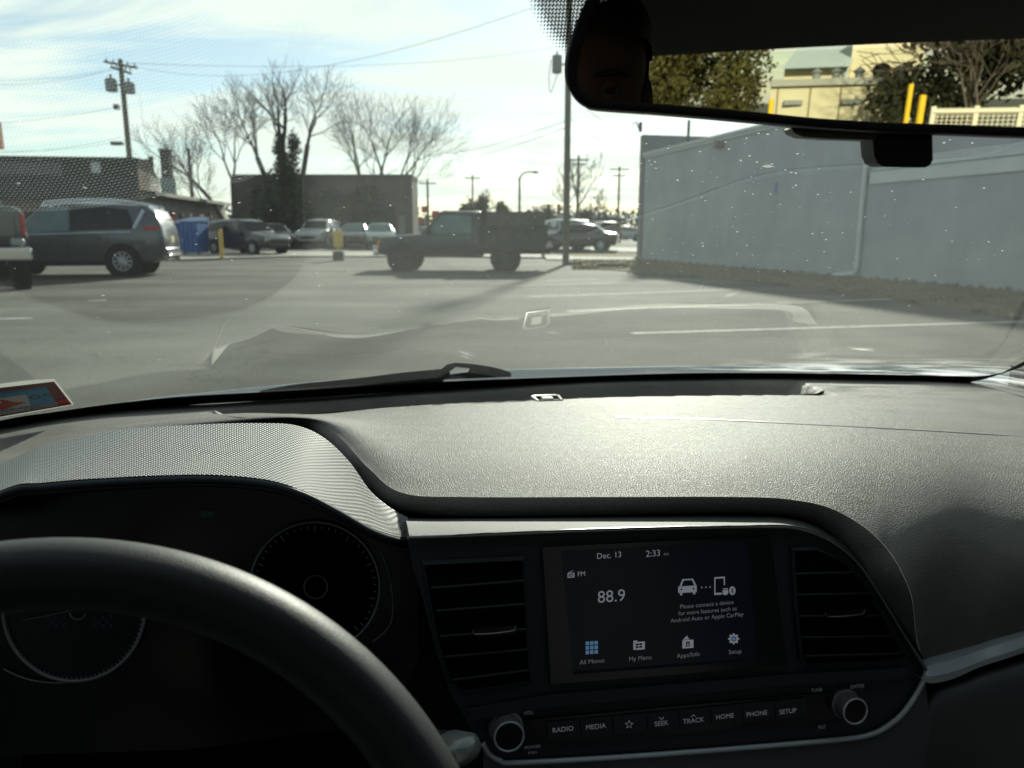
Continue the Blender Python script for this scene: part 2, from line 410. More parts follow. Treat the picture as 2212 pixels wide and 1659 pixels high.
# body of the dash under everything (hidden depth that keeps light out)
mb = MB()
lowr = [low, [p + CF * .05 - UP * .02 for p in low]]
body_l = [p + CF * .04 - UP * .015 for p in low]
mb.grid([body_l, [Vector((p.x, p.y, .42)) + CF * .03 for p in body_l]])
mb.build('dash_front', m_dark, dash, angle=180)
# passenger side: silver trim blade and the grey knee panel
t_top = [(2000, 1442), (2010, 1437), (2060, 1424), (2120, 1404), (2212, 1374), (2500, 1275)]
t_bot = [(1990, 1466), (2012, 1476), (2060, 1466), (2120, 1440), (2212, 1410), (2500, 1312)]
cyv = [.520, .520, .523, .526, .528, .554]
A = [P_c(x, y, c) for (x, y), c in zip(t_top, cyv)]; B = [P_c(x, y, c - .006) for (x, y), c in zip(t_bot, cyv)]
A2 = spline(A, 40); B2 = spline(B, 40)
mb = MB(); mb.grid([[p + CF * .02 for p in A2], A2, [a.lerp(b, .5) - CF * .003 for a, b in zip(A2, B2)], B2, [p + CF * .02 for p in B2]])
mb.build('silver_trim_blade', m_silver, dash)
k_top = [(1880, 1588), (1935, 1556), (1975, 1512), (2010, 1474), (2060, 1464), (2120, 1439), (2212, 1409), (2500, 1310)]
k_mid = [(1890, 1640), (1950, 1600), (2000, 1560), (2040, 1525), (2090, 1510), (2150, 1490), (2240, 1470), (2520, 1400)]
k_bot = [(1890, 1800), (1960, 1790), (2020, 1780), (2070, 1770), (2130, 1760), (2190, 1750), (2280, 1740), (2560, 1700)]
rows = [[P_c(x, y, .545) for x, y in k_top], [P_c(x, y, .515) for x, y in k_mid], [P_c(x, y, .54) for x, y in k_bot]]
mb = MB(); mb.grid(loft(rows, 40, 16)); mb.build('knee_panel', m_grey, dash, angle=180)

# ---------------- instrument hood and cluster
clus = thing('instrument_cluster', 'driver gauges in black under a woven silver hood, behind the steering wheel', 'instrument cluster', CW(-.3, .6, .7))
T = [(-250, 1110), (0, 1002), (100, 960), (250, 930), (430, 917), (560, 914), (640, 919), (700, 946), (755, 998), (800, 1060), (845, 1098), (880, 1117)]
M1 = [(-250, 1140), (0, 1022), (100, 985), (250, 960), (430, 950), (560, 950), (642, 960), (697, 990), (760, 1040), (806, 1085), (850, 1116), (884, 1129)]
M2 = [(-250, 1165), (0, 1044), (100, 1015), (250, 1000), (435, 992), (562, 994), (645, 1012), (710, 1046), (778, 1090), (825, 1122), (865, 1141), (887, 1146)]
RR = [(-250, 1190), (0, 1060), (100, 1042), (250, 1031), (430, 1025), (565, 1034), (650, 1058), (722, 1094), (795, 1136), (848, 1156), (875, 1161), (890, 1162)]
cT = [.70] * 6 + [.70, .685, .665, .64, .615, .605]; cR = [.53] * 6 + [.53, .535, .55, .57, .58, .585]
rows = [[P_c(x, y, a + (b - a) * s) for (x, y), a, b in zip(R_, cT, cR)] for R_, s in ((T, 0), (M1, .34), (M2, .70), (RR, 1))]
hd = loft(rows, 220, 60)
back = [p + CF * .14 - UP * .085 for p in hd[0]]
lip = [p - UP * .004 + CF * .001 for p in hd[-1]]
full = [[p + CF * .006 - UP * .003 for p in hd[0]]] + hd
MB().grid([back, [p + CF * .07 - UP * .04 for p in hd[0]], [p + CF * .006 - UP * .0035 for p in hd[0]]]).build('hood_shade_skirt', m_pit, clus, angle=180)  # added hidden skirt, blackened to leave a dark gap in the windscreen reflection
mb = MB(); mb.grid(full); mb.uv = grid_uv(full); mb.build('hood_cover', m_weave, clus, angle=180)
def strip_tube(name, pts, r, m, par, k=8, n=120): return MB().tube(spline(pts, n), r, k).build(name, m, par, angle=180)
strip_tube('hood_lip', [p - UP * .0035 - CF * .0005 for p in hd[-1][::20]] + [hd[-1][-1] - UP * .0035], .0028, m_dark, clus)
strip_tube('hood_lip_trim', [p - UP * .0075 + CF * .001 for p in hd[-1][::20]] + [hd[-1][-1] - UP * .0075], .0013, mat('dark_satin', (.10, .10, .105), .38, metal=.6, var=.03), clus)
# cavity: from the lip forward and down to the gauge face
rim = [p - UP * .009 for p in hd[-1]]
deep = [Vector(p) + CF * .13 - UP * .005 for p in rim]
mb = MB(); mb.grid([rim, [a.lerp(b, .5) - UP * .004 for a, b in zip(rim, deep)], deep, [Vector((p.x, p.y, .62)) for p in deep]]); mb.build('cluster_well', m_pit, clus, angle=180)
CE2 = (UP * cos(radians(12)) + CF * sin(radians(12))); CN = CR.cross(CE2)   # gauge plane
CP0 = P_c(430, 1300, .625)
def CL(px, py, off=0): return P_p(px, py, CP0 + CN * off, CN)
def arc_px(cx, cy, rx, a0, a1, n=60, plane=CL, off=0, ry=None):
    ry = ry or rx
    return [plane(cx + rx * cos(radians(a0 + (a1 - a0) * i / n)), cy + ry * sin(radians(a0 + (a1 - a0) * i / n)), off) for i in range(n + 1)]
mb = MB(); mb.poly([CL(x, y, 0) for x, y in [(-300, 1100), (0, 1040), (500, 1030), (800, 1090), (900, 1180), (905, 1420), (850, 1560), (400, 1620), (-300, 1640)]], CN * -.01)
mb.build('gauge_face', m_gloss, clus, smooth=False)
m_ring = mat('gauge_ring', (.40, .42, .44), .40, metal=.3, var=.03)
m_mark = mat('gauge_mark', (.25, .26, .27), .5, emit=(.5, .55, .6), estr=.012)
# speedometer
g = MB(); g.poly(arc_px(680, 1266, 139, 0, 360, 72, CL, .004)[:-1], CN * -.003); sp_dial = g.build('speedometer', m_pit, clus)
def ringp(name, cx, cy, r, a0, a1, th, par, m, off=.006, ry=None): return MB().tube(arc_px(cx, cy, r, a0, a1, 90, CL, off, ry), th, 6).build(name, m, par, angle=180)
ringp('dial_ring', 680, 1268, 140, 0, 360, .0011, sp_dial, m_ring)
ringp('hub_ring', 682, 1268, 25, 0, 360, .0005, sp_dial, m_ring, .008)
MB().tube([CL(650, 1300, .008), CL(640, 1312, .008)], .0008, 6).build('needle', mat('needle_pale', (.10, .07, .06), .5, emit=(.5, .35, .3), estr=.006), sp_dial)
mb = MB()
for i in range(41):
    a = radians(135 + 270 * i / 40); rr_ = 126 if i % 5 else 120
    mb.tube([CL(680 + rr_ * cos(a), 1268 + rr_ * sin(a), .0055), CL(680 + 133 * cos(a), 1268 + 133 * sin(a), .0055)], .0003, 4)
mb.build('scale_marks', m_mark, sp_dial)
# tachometer
g = MB(); g.poly(arc_px(160, 1318, 150, 0, 360, 72, CL, .004)[:-1], CN * -.003); ta = g.build('tachometer', mat('dial_navy', (.004, .006, .012), .35, var=.1), clus)
ringp('dial_ring', 160, 1318, 153, -10, 190, .0015, ta, m_ring)
mb = MB()
for i in range(46):
    a = radians(0 + 180 * i / 45)
    mb.tube([CL(160 + 145 * cos(a), 1318 + 145 * sin(a), .0055), CL(160 + 150 * cos(a), 1318 + 150 * sin(a), .0055)], .0004, 4)
mb.build('scale_marks', m_mark, ta)
MB().tube([CL(50, 1340, .008), CL(158, 1318, .008)], .0006, 6).build('needle', MAT['needle_pale'], ta)
ringp('hub_ring', 168, 1320, 18, 10, 170, .0006, ta, m_ring, .008)
mb = MB()                                        # chequered printing on the dial
for s_, x0 in ((0, 100), (1, 200)):
    for i in range(5):
        for j in range(3):
            if (i + j) % 2: continue
            x, y = x0 + i * 9, 1332 + j * 9 - i * 1.0
            mb.quad(CL(x, y, .0048), CL(x + 8, y - .8, .0048), CL(x + 8, y + 8, .0048), CL(x, y + 8.8, .0048))
mb.build('checker_print', mat('print_blue', (.012, .014, .03), .5, emit=(.3, .35, .6), estr=.003), ta, smooth=False)
strip_tube('cluster_contour', arc_px(120, 1250, 225, 60, 120, 30, CL, .003), .0006, m_ring, clus, 6)
strip_tube('cluster_contour', [CL(x, y, .005) for x, y in [(822, 1190), (840, 1240), (848, 1300), (842, 1350), (806, 1386)]], .0005, m_ring, clus, 6)

m_gi = mat('indicator_green', (.01, .05, .02), .5, emit=(.1, .6, .25), estr=.012)
mb = MB()
for sx in (-1, 1):
    cx_ = 447 + sx * 5
    mb.tube([CL(cx_ - sx * 2.5, 1105, .004), CL(cx_ + sx * 2, 1107, .004), CL(cx_ + sx * 3, 1111, .004), CL(cx_ + sx * 2, 1115, .004), CL(cx_ - sx * 2.5, 1117, .004), CL(cx_ - sx * 2.5, 1105, .004)], .0003, 4)
    for k in (-1, 0, 1): mb.tube([CL(cx_ + sx * 5, 1111 + k * 4, .004), CL(cx_ + sx * 9, 1111 + k * 6, .004)], .0003, 4)
mb.build('lights_icon', m_gi, clus)

# ---------------- text helper
def text_pts(body, size, align='CENTER', extrude=0):
    cu = bpy.data.curves.new('t', 'FONT'); cu.body = body; cu.size = size; cu.align_x = align; cu.align_y = 'CENTER'; cu.extrude = extrude; cu.resolution_u = 3
    if '\n' in body: cu.space_line = 1.15
    o = bpy.data.objects.new('t', cu); COL.objects.link(o)
    dg = bpy.context.evaluated_depsgraph_get(); dg.update()
    me = bpy.data.meshes.new_from_object(o.evaluated_get(dg))
    v = [q.co.copy() for q in me.vertices]; f = [tuple(p.vertices) for p in me.polygons]
    bpy.data.objects.remove(o); bpy.data.curves.remove(cu); bpy.data.meshes.remove(me)
    return v, f
def put_text(mb, body, origin, ax, ay, size, align='CENTER', wide=1.0):
    v, f = text_pts(body, size, align)
    mb.add([origin + ax * (p.x * wide) + ay * p.y for p in v], f); return mb

# ---------------- centre panel
E1 = CR; E2 = (UP * cos(radians(9)) + CF * sin(radians(9))); EN = E1.cross(E2)
PP0 = EYE + ray(1427, 1310) * .61
def PL(px, py, off=0): return P_p(px, py, PP0 + EN * off, EN)
pan = thing('centre_panel', 'black centre console panel with touchscreen, two air vents and radio keys', 'console panel', PP0 - UP * .12)
outline = [(880, 1164), (1000, 1158), (1300, 1146), (1650, 1139), (1722, 1142), (1790, 1168), (1850, 1216), (1900, 1290), (1950, 1370), (1997, 1447), (1985, 1490), (1950, 1540), (1918, 1566), (1880, 1583), (1820, 1594), (1500, 1622), (1300, 1636), (1110, 1646), (1075, 1640), (1045, 1610), (1010, 1560), (975, 1500), (940, 1400), (915, 1300), (890, 1220)]
MB().poly([PL(x, y, -.002) for x, y in outline], EN * -.05).build('panel_body', m_dark, pan, smooth=False)
# silver outline trims
up_tr = [(884, 1161), (1000, 1157), (1300, 1145), (1500, 1140), (1650, 1138), (1722, 1142), (1792, 1168), (1852, 1216), (1902, 1288), (1952, 1370), (2000, 1447)]
m_edge = mat('dark_bright_edge', (.35, .35, .35), .3, metal=.9, var=.03)
strip_tube('upper_trim_line', [PL(x, y, .005) for x, y in up_tr], .0017, m_edge, pan)
lo_tr = [(1043, 1606), (1058, 1630), (1080, 1643), (1110, 1648), (1300, 1638), (1500, 1624), (1700, 1608), (1830, 1596), (1885, 1585), (1925, 1563), (1955, 1535), (1985, 1490), (2002, 1450)]
ltt = spline([PL(x, y, .002) for x, y in lo_tr], 120)
strip_tube('lower_trim_line', [PL(x, y, .002) for x, y in lo_tr], .0022, m_silver, pan)
# woven strip running over the top of the panel and round its right shoulder
s_top = [(874, 1119), (940, 1118), (1050, 1116), (1300, 1113), (1590, 1109), (1715, 1115), (1795, 1140), (1862, 1192), (1918, 1284), (1960, 1362), (2000, 1440)]
s_bot = [(884, 1157), (945, 1155), (1050, 1149), (1300, 1140), (1590, 1133), (1712, 1134), (1788, 1160), (1853, 1208), (1907, 1292), (1953, 1366), (1998, 1442)]
sA = [P_c(x, y, c) for (x, y), c in zip(s_top, [.628, .632, .636, .636, .634, .632, .625, .615, .60, .595, .59])]
sB = [PL(x, y, .004) for x, y in s_bot]
sM = [a.lerp(b, .5) + UP * .003 for a, b in zip(sA, sB)]
st = loft([[p + CF * .01 - UP * .003 for p in sA], sA, sM, sB, [p - UP * .003 + CF * .002 for p in sB]], 200, 24)
mb = MB(); mb.grid(st); mb.uv = grid_uv(st); mb.build('woven_strip', m_weave2, pan, angle=180)
# screen
def quadp(c, off): return [PL(x, y, off) for x, y in c]
fr = [(1172, 1182), (1664, 1158), (1700, 1438), (1190, 1478)]
scq = [(1212, 1190), (1618, 1169), (1642, 1427), (1238, 1457)]
mb = MB(); o_ = quadp(fr, .0035); i_ = quadp(scq, .0035); ib = quadp(scq, .0); ob = quadp(fr, -.003)
mb.grid([ob, o_, i_, ib], True); scb = mb.build('screen_bezel', m_gloss, pan, smooth=False)
m_scr = mat('screen_glass', (.003, .004, .006), .22, spec=.22, emit=(.35, .5, .8), estr=.013)
t = m_scr.node_tree; tcn = N(t, 'ShaderNodeTexCoord'); nz = N(t, 'ShaderNodeTexNoise', inp={'Scale': 7.0, 'Detail': 1.0}); L(t, tcn.outputs['Object'], nz.inputs['Vector'])
L(t, math_n(t, 'MULTIPLY', nz.outputs[0], .004), bsdf(m_scr).inputs['Emission Strength'])
mb = MB(); mb.poly(quadp(scq, .0005)); scr = mb.build('touchscreen', m_scr, pan, smooth=False, fixn=False, label='navy radio display reading 88.9')
m_txt = mat('screen_text', (.1, .1, .1), .5, emit=(.62, .70, .78), estr=.12)
m_txt2 = mat('screen_text_dim', (.1, .1, .1), .5, emit=(.55, .62, .68), estr=.075)
m_ico = mat('screen_icon_blue', (.02, .05, .1), .5, emit=(.25, .5, .85), estr=.13)
PXM = .61 / 1640 * 1.02
def txt(par, name, body, px, py, cap, m, align='CENTER', off=.0012, wide=1.0):
    mb = MB(); put_text(mb, body, PL(px, py, off), E1, E2, cap * PXM / .78, align, wide); return mb.build(name, m, par, smooth=False, fixn=False)
txt(scr, 'date_text', 'Dec. 13', 1316, 1200, 13.5, m_txt)
txt(scr, 'clock_text', '2:33', 1411, 1196, 15, m_txt)
txt(scr, 'clock_text', 'PM', 1439, 1198, 7, m_txt2)
txt(scr, 'band_text', 'FM', 1256, 1240, 11, m_txt)
txt(scr, 'station_text', '88.9', 1321, 1289, 28, m_txt)
txt(scr, 'message_text', 'Please connect a device', 1527, 1306, 10, m_txt2)
txt(scr, 'message_text', 'for more features such as', 1529, 1320, 10, m_txt2)
txt(scr, 'message_text', 'Android Auto or Apple CarPlay', 1528, 1334, 10, m_txt2)
for s_, x, y in (('All Menus', 1279, 1429), ('My Menu', 1383, 1422), ('Apps/Info', 1487, 1415), ('Setup', 1588, 1408)):
    txt(scr, 'menu_text', s_, x, y, 10.5, m_txt2)
def ico(name, shapes, m, off=.0012):
    mb = MB()
    for sh in shapes: mb.poly([PL(x, y, off) for x, y in sh])
    return mb.build(name, m, scr, smooth=False, fixn=False)
def rc(x, y, w_, h_, s=-.065): return [(x, y), (x + w_, y + w_ * s), (x + w_, y + h_ + w_ * s), (x, y + h_)]
ico('menu_icon', [rc(1265 + i * 9.5, 1386 + j * 9.8 - i * .6, 7.6, 7.8) for i in range(3) for j in range(3)], m_ico)
ico('folder_icon', [rc(1368, 1384, 9, 3), rc(1368, 1387, 25, 3.5), rc(1368, 1390, 5.5, 14), rc(1387, 1389, 6, 14), rc(1374, 1400, 13, 4), rc(1379.5, 1390, 1.5, 10), rc(1374, 1394.5, 13, 1.5)], m_txt)
ico('info_icon', [rc(1474, 1383, 24, 4), rc(1474, 1387, 8, 13), rc(1490, 1386, 8, 13), rc(1474, 1398, 24, 3), rc(1485, 1389, 2.2, 9), [(1475, 1382), (1484, 1373), (1489, 1381)]], m_txt)
mb = MB()
for i in range(8):
    a = 2 * pi * i / 8
    mb.poly([PL(1585 + 9 * cos(a + d) * k, 1380 + 9 * sin(a + d) * k, .0012) for d, k in ((-.2, .8), (.2, .8), (.16, 1.35), (-.16, 1.35))])
for i in range(24):
    a, b_ = 2 * pi * i / 24, 2 * pi * (i + 1) / 24
    mb.poly([PL(1585 + r_ * cos(q), 1380 + r_ * sin(q), .0012) for r_, q in ((5.5, a), (9.5, a), (9.5, b_), (5.5, b_))])
mb.build('gear_icon', m_txt, scr, smooth=False, fixn=False)
ico('gear_centre', [[(1585 + 4 * cos(i * pi / 6), 1380 + 4 * sin(i * pi / 6)) for i in range(12)]], m_ico)
ico('radio_icon', [rc(1226, 1238, 15, 2), rc(1226, 1246.5, 15, 2), rc(1226, 1240, 2, 8), rc(1239, 1239, 2, 8), rc(1229, 1241.5, 5, 1.2), rc(1229, 1244, 5, 1.2), [(1227, 1237), (1238, 1232), (1238.5, 1233), (1228, 1238)], [(1236.5 + 2 * cos(i), 1243 + 2 * sin(i)) for i in range(6)]], m_txt)
ico('car_icon', [[(1468, 1266), (1474, 1251), (1497, 1250), (1504, 1264), (1500, 1264.5), (1494.5, 1253), (1477, 1254), (1472, 1266)],
    [(1465, 1267), (1505, 1264.5), (1505, 1279), (1465, 1281)], rc(1469, 1281, 5, 5), rc(1497, 1279, 5, 5)], m_txt)
ico('car_icon_lamp', [[(1472 + 2.2 * cos(i), 1273 + 2.2 * sin(i)) for i in range(6)], [(1498 + 2.2 * cos(i), 1271.5 + 2.2 * sin(i)) for i in range(6)]], m_gloss, .0016)
ico('dots_icon', [[(x + 1.7 * cos(i), y + 1.7 * sin(i)) for i in range(6)] for x, y in ((1516, 1269), (1525, 1268.5), (1534, 1268))], m_txt)
ico('phone_icon', [rc(1543, 1247, 23, 3.5), rc(1543, 1250, 2.5, 34), rc(1563.5, 1248, 2.5, 16), rc(1543, 1281, 16, 4.5)], m_txt)
ico('plug_icon', [rc(1562, 1271, 10, 2.5), [(1561, 1275), (1573, 1274), (1573, 1282), (1570, 1285), (1564, 1285.5), (1561, 1283)]], m_txt)
ico('bluetooth_badge', [[(1582 + 7 * cos(i * pi / 8), 1276 + 9.5 * sin(i * pi / 8)) for i in range(16)]], m_txt)
mb = MB(); rn = [(1578.5, 1272.5), (1585.5, 1279.5), (1582, 1283), (1582, 1269), (1585.5, 1272.5), (1578.5, 1279.5)]
mb.tube([PL(x, y, .0017) for x, y in rn], .00025, 4); mb.build('bluetooth_rune', m_gloss, scr)
# vents
def vent(label, outline_px, slats, tab, vane_x):
    mb = MB(); out_ = [PL(x, y, -.0005) for x, y in outline_px]
    c = Vector(); [c.__iadd__(p) for p in out_]; c /= len(out_)
    ou = [p + (p - c) * .05 + EN * .002 for p in out_]; up_ = [p + EN * .0035 for p in out_]
    mb.grid([[p - EN * .004 for p in ou], ou, up_, [p - EN * .004 for p in out_]], True)
    fr_ = mb.build('vent', m_dark, pan, label=label)
    MB().poly([p + EN * .0003 for p in out_]).build('vent_cavity', m_pit, fr_, smooth=False)
    for (xa, ya, xb, yb) in slats:
        a, b_ = PL(xa, ya, .0008), PL(xb, yb, .0008); ax = (b_ - a).normalized()
        s_ = MB(); nrm = (EN * .8 + E2 * .6); s_.obox((a + b_) / 2, ax, (E2 * .45 + EN * .89), ax.cross((E2 * .45 + EN * .89)), ((b_ - a).length, .009, .0016)); s_.build('slat', m_dark, fr_, bevel=.0004)
    xa, ya, xb, yb = tab
    s_ = MB(); s_.poly([PL(x, y, .006) for x, y in ((xa, ya - 8), (xb, yb - 8), (xb, yb + 3), (xb - 8, yb + 9), (xa + 8, ya + 10), (xa, ya + 4))], EN * .006)
    tb = s_.build('vent_tab', m_gloss, fr_, smooth=False)
    MB().tube(spline([PL(x, y, .0125) for x, y in ((xa, ya), (xa + 3, ya + 7), (xa + 10, ya + 10), ((xa + xb) / 2, (ya + yb) / 2 + 11), (xb - 10, yb + 9), (xb - 2, yb + 6), (xb, yb - 2))], 24), .0005, 6).build('tab_edge', m_edge, tb)
    return fr_
vent('left air vent beside the gauges', [(916, 1218), (1128, 1208), (1136, 1380), (1143, 1470), (1000, 1492), (972, 1462), (944, 1370)],
     [(930, 1272, 1130, 1256), (942, 1321, 1132, 1306), (950, 1376, 1135, 1360), (960, 1420, 1138, 1404), (974, 1470, 1142, 1448)], (1020, 1360, 1114, 1354), 1080)
vent('right air vent under the curved silver line', [(1712, 1188), (1760, 1186), (1820, 1215), (1868, 1270), (1905, 1340), (1950, 1415), (1930, 1424), (1740, 1432), (1730, 1420), (1718, 1300)],
     [(1716, 1241, 1838, 1238), (1720, 1286, 1872, 1283), (1724, 1332, 1898, 1330), (1728, 1378, 1920, 1374), (1734, 1418, 1940, 1412)], (1782, 1322, 1868, 1318), 1830)
# ledge above the keys
MB().poly([PL(x, y, .001) for x, y in ((1010, 1530), (1190, 1500), (1700, 1456), (1960, 1440), (1955, 1462), (1700, 1476), (1200, 1522), (1020, 1552))], EN * .003).build('panel_ledge', m_grey if False else m_dark, pan, smooth=False)
# keys
key_x = [(1180, 1250, 'RADIO', 1216, 1576), (1252, 1320, 'MEDIA', 1287, 1570), (1322, 1394, None, 1359, 1565), (1396, 1462, 'SEEK', 1429, 1563), (1464, 1531, 'TRACK', 1498, 1557), (1533, 1599, 'HOME', 1566, 1548), (1601, 1669, 'PHONE', 1635, 1542), (1671, 1738, 'SETUP', 1702, 1537)]
def ky(x): return 1558 - (x - 1165) * .0930
m_key = mat('key_text', (.1, .1, .1), .5, emit=(.60, .64, .70), estr=.075)
m_keyd = mat('key_text_dim', (.08, .08, .08), .5, emit=(.5, .55, .6), estr=.04)
mb = MB(); mb.poly([PL(x, y, -.001) for x, y in ((1130, 1553), (1795, 1492), (1800, 1550), (1136, 1612))], EN * .0025); mb.build('key_recess', m_gloss, pan, smooth=False)
for xa, xb, s_, tx, ty in key_x:
    mb = MB(); mb.poly([PL(x, y, .0016) for x, y in ((xa, ky(xa) + 3), (xb, ky(xb) + 3), (xb + 3, ky(xb) + 40), (xa + 3, ky(xa) + 40))], EN * .0022)
    k = mb.build('key', m_dark, pan, smooth=False, bevel=.0004)
    if s_: txt(k, 'key_text', s_, tx, ty, 11.5, m_key, off=.0042)
    else:
        mb = MB(); sp_ = [PL(tx + (9 if i % 2 == 0 else 4) * sin(i * pi / 5), ty - (9 if i % 2 == 0 else 4) * cos(i * pi / 5), .0042) for i in range(11)]
        mb.tube(sp_, .0003, 4); mb.build('star_icon', m_key, k)
    if s_ == 'SEEK': MB().tube([PL(1424, 1550, .0042), PL(1429, 1554, .0042), PL(1434, 1549.5, .0042)], .0003, 4).build('arrow_icon', m_key, k)
    if s_ == 'TRACK': MB().tube([PL(1493, 1549, .0042), PL(1498, 1544, .0042), PL(1503, 1548, .0042)], .0003, 4).build('arrow_icon', m_key, k)
for s_, x, y, c in (('VOL', 1142, 1540, 8.5), ('POWER', 1151, 1614, 7.6), ('PUSH', 1150, 1626, 6), ('TUNE', 1764, 1491, 8.5), ('ENTER', 1852, 1483, 9), ('FILE', 1775, 1571, 8.5)):
    txt(pan, 'panel_text', s_, x, y, c, m_keyd, off=.0025)
def knob(px, py, R_, label, face_r):
    c = PL(px, py, 0); r_ = R_ * PXM
    mb = MB(); rows = []
    for rr_, h in ((1.18, -.002), (1.16, .002), (1.0, .0025), (1.0, .0125), (.97, .0145)):
        rows.append([c + EN * h + (E1 * cos(2 * pi * j / 72) + E2 * sin(2 * pi * j / 72)) * r_ * rr_ * (1 - (.018 if (j % 2 and h > .0024 and h < .017) else 0)) for j in range(72)])
    mb.grid(rows, True); kb = mb.build('knob', mat('knob_side', (.22, .24, .25), .35, metal=.4, var=.03), pan, label=label)
    MB().tube([c + EN * .015 + (E1 * cos(2 * pi * j / 48) + E2 * sin(2 * pi * j / 48)) * r_ * .955 for j in range(49)], .0009, 8).build('knob_ring', m_silver, kb, angle=180)
    MB().poly([c + EN * .0147 + (E1 * cos(2 * pi * j / 48) + E2 * sin(2 * pi * j / 48)) * r_ * .94 for j in range(48)]).build('knob_face', m_gloss, kb, smooth=False)
knob(1093, 1571, 31, 'volume knob left of the keys', 26)
knob(1824, 1519, 29, 'tuning knob right of the keys', 28)
# dark lower console under the panel
mb = MB(); mb.grid([[p - UP * .003 + CF * .002 for p in ltt], [Vector((p.x, p.y, p.z - .05)) - CF * .012 for p in ltt], [Vector((p.x, p.y, .5)) for p in ltt]])
mb.build('lower_console', m_grey, pan, angle=180)

# ---------------- steering wheel
whl = thing('steering_wheel', 'black leather steering wheel with its rim lit along the top', 'steering wheel', (-.19, .224, .7))
WT = radians(25); W1 = CR; W2 = CF * sin(WT) + UP * cos(WT); WN = W1.cross(W2)
WC = Vector((-.1915, .224, .8415)); WR = .2 - .0165
m_lea = mat('wheel_leather', (.018, .020, .022), .50, spec=.5, var=.15, vscale=30); leather(m_lea, 700, .35, .0006)
rows = []
for i in range(145):
    a = 2 * pi * i / 144; c = W1 * sin(a) + W2 * cos(a)
    rows.append([WC + c * (WR + .0150 * cos(2 * pi * j / 28)) + WN * (.0175 * sin(2 * pi * j / 28)) for j in range(28)])
mb = MB(); mb.grid(rows, True); mb.build('rim', m_lea, whl, angle=180)
def wp(x, y, z=0): return WC + W1 * x + W2 * y + WN * z
def spoke(x0, x1, name='spoke'):
    rows = [[wp(x0, .035, -.015), wp(x0, -.03, -.015), wp(x0, -.03, -.03), wp(x0, .035, -.03)], [wp((x0 + x1) / 2, .022, -.010), wp((x0 + x1) / 2, -.018, -.010), wp((x0 + x1) / 2, -.02, -.024), wp((x0 + x1) / 2, .02, -.024)], [wp(x1, .026, .0), wp(x1, -.022, .0), wp(x1, -.022, -.012), wp(x1, .026, -.012)]]
    mb = MB(); mb.grid(rows, True); return mb.build(name, m_dark, whl, bevel=.003)
spoke(.07, .172); spoke(-.07, -.172)
mb = MB()
rows = []
for k, (sc2, z_) in enumerate(((1.0, -.045), (1.0, -.012), (.93, -.003), (.6, .003), (.01, .005))):
    rows.append([wp(.088 * sc2 * (abs(cos(a)) ** .75) * (1 if cos(a) > 0 else -1), -.005 + .062 * sc2 * (abs(sin(a)) ** .75) * (1 if sin(a) > 0 else -1), z_) for a in [2 * pi * i / 48 for i in range(48)]])
mb.grid(rows, True); mb.build('airbag_cover', m_dark, whl, angle=60)
mb = MB(); mb.lathe(WC - WN * .18, WN, [(.03, 0), (.055, .02), (.06, .12), (.05, .15)], 32); mb.build('column_shroud', m_dark, whl)
# wiper stalk
stk = thing('wiper_stalk', 'small bright tipped column stalk peeking out right of the wheel rim', 'stalk', P_c(960, 1630, .45))
p0 = P_c(860, 1580, .50); p1 = P_c(1012, 1622, .44)
ax = (p1 - p0).normalized(); b1 = (UP - ax * ax.z).normalized(); c1_ = ax.cross(b1)
def ov(c, a, b): return [c + b1 * (a * abs(sin(t)) ** .8 * (1 if sin(t) > 0 else -1)) + c1_ * (b * abs(cos(t)) ** .8 * (1 if cos(t) > 0 else -1)) for t in [2 * pi * i / 24 for i in range(24)]]
mb = MB(); mb.grid([ov(p0, .005, .007), ov(p0.lerp(p1, .5), .0062, .009), ov(p0.lerp(p1, .72), .0075, .011)], True); mb.build('stalk_arm', m_dark, stk)
mb = MB(); mb.grid([ov(p0.lerp(p1, .70), .0076, .0112), ov(p0.lerp(p1, .74), .0085, .012), ov(p0.lerp(p1, .95), .009, .013), ov(p1, .0075, .011), ov(p1 + ax * .003, .0035, .005), ov(p1 + ax * .0035, .0002, .0003)], True)
mb.build('stalk_tip', mat('stalk_satin', (.30, .32, .30), .3, metal=.3, spec=.6, var=.05), stk)
# ================================================================ WINDSCREEN
SL = radians(25)
GD = -CF * cos(SL) + UP * sin(SL)                  # up the glass, towards the driver
baseP = [P_z(x, y, Z0 + .001) for x, y in [(-420, 1100)] + r0] + [P_z(2650, 930, Z0)]
baseC = [p + CF * .012 - UP * .004 for p in spline(baseP, 120)]
NV = 36; GL = 1.16
grows = []
for k in range(NV + 1):
    s = k / NV * GL
    row = []
    for p in baseC:
        q = p.copy(); ns_ = 24
        for _ in range(ns_ if s else 0):
            th_ = radians(25.8 - 4 * (_ + .5) / ns_ * s / GL - 4.5 * max(.13 - p.dot(CR), 0) / .7); q += (-CF * cos(th_) + UP * sin(th_)) * (s / ns_)
        xc = q.dot(CR) - .13
        q = q - CR * (xc * .22 * s / GL) 
        row.append(q)
    grows.append(row)
wind = thing('windshield', 'dusty car windscreen with dead specks and a dotted black edge behind the mirror', 'windscreen', CW(.09, .95, .95))
gm = bpy.data.materials.new('dusty_glass'); gm.use_nodes = True; t = gm.node_tree; t.nodes.clear()
o_ = N(t, 'ShaderNodeOutputMaterial'); geo = N(t, 'ShaderNodeNewGeometry')
dt = N(t, 'ShaderNodeVectorMath', operation='DOT_PRODUCT'); L(t, geo.outputs['Normal'], dt.inputs[0]); L(t, geo.outputs['Incoming'], dt.inputs[1])
ca = math_n(t, 'ABSOLUTE', dt.outputs['Value'])
fr5 = math_n(t, 'POWER', math_n(t, 'SUBTRACT', 1.0, ca), 5.0)
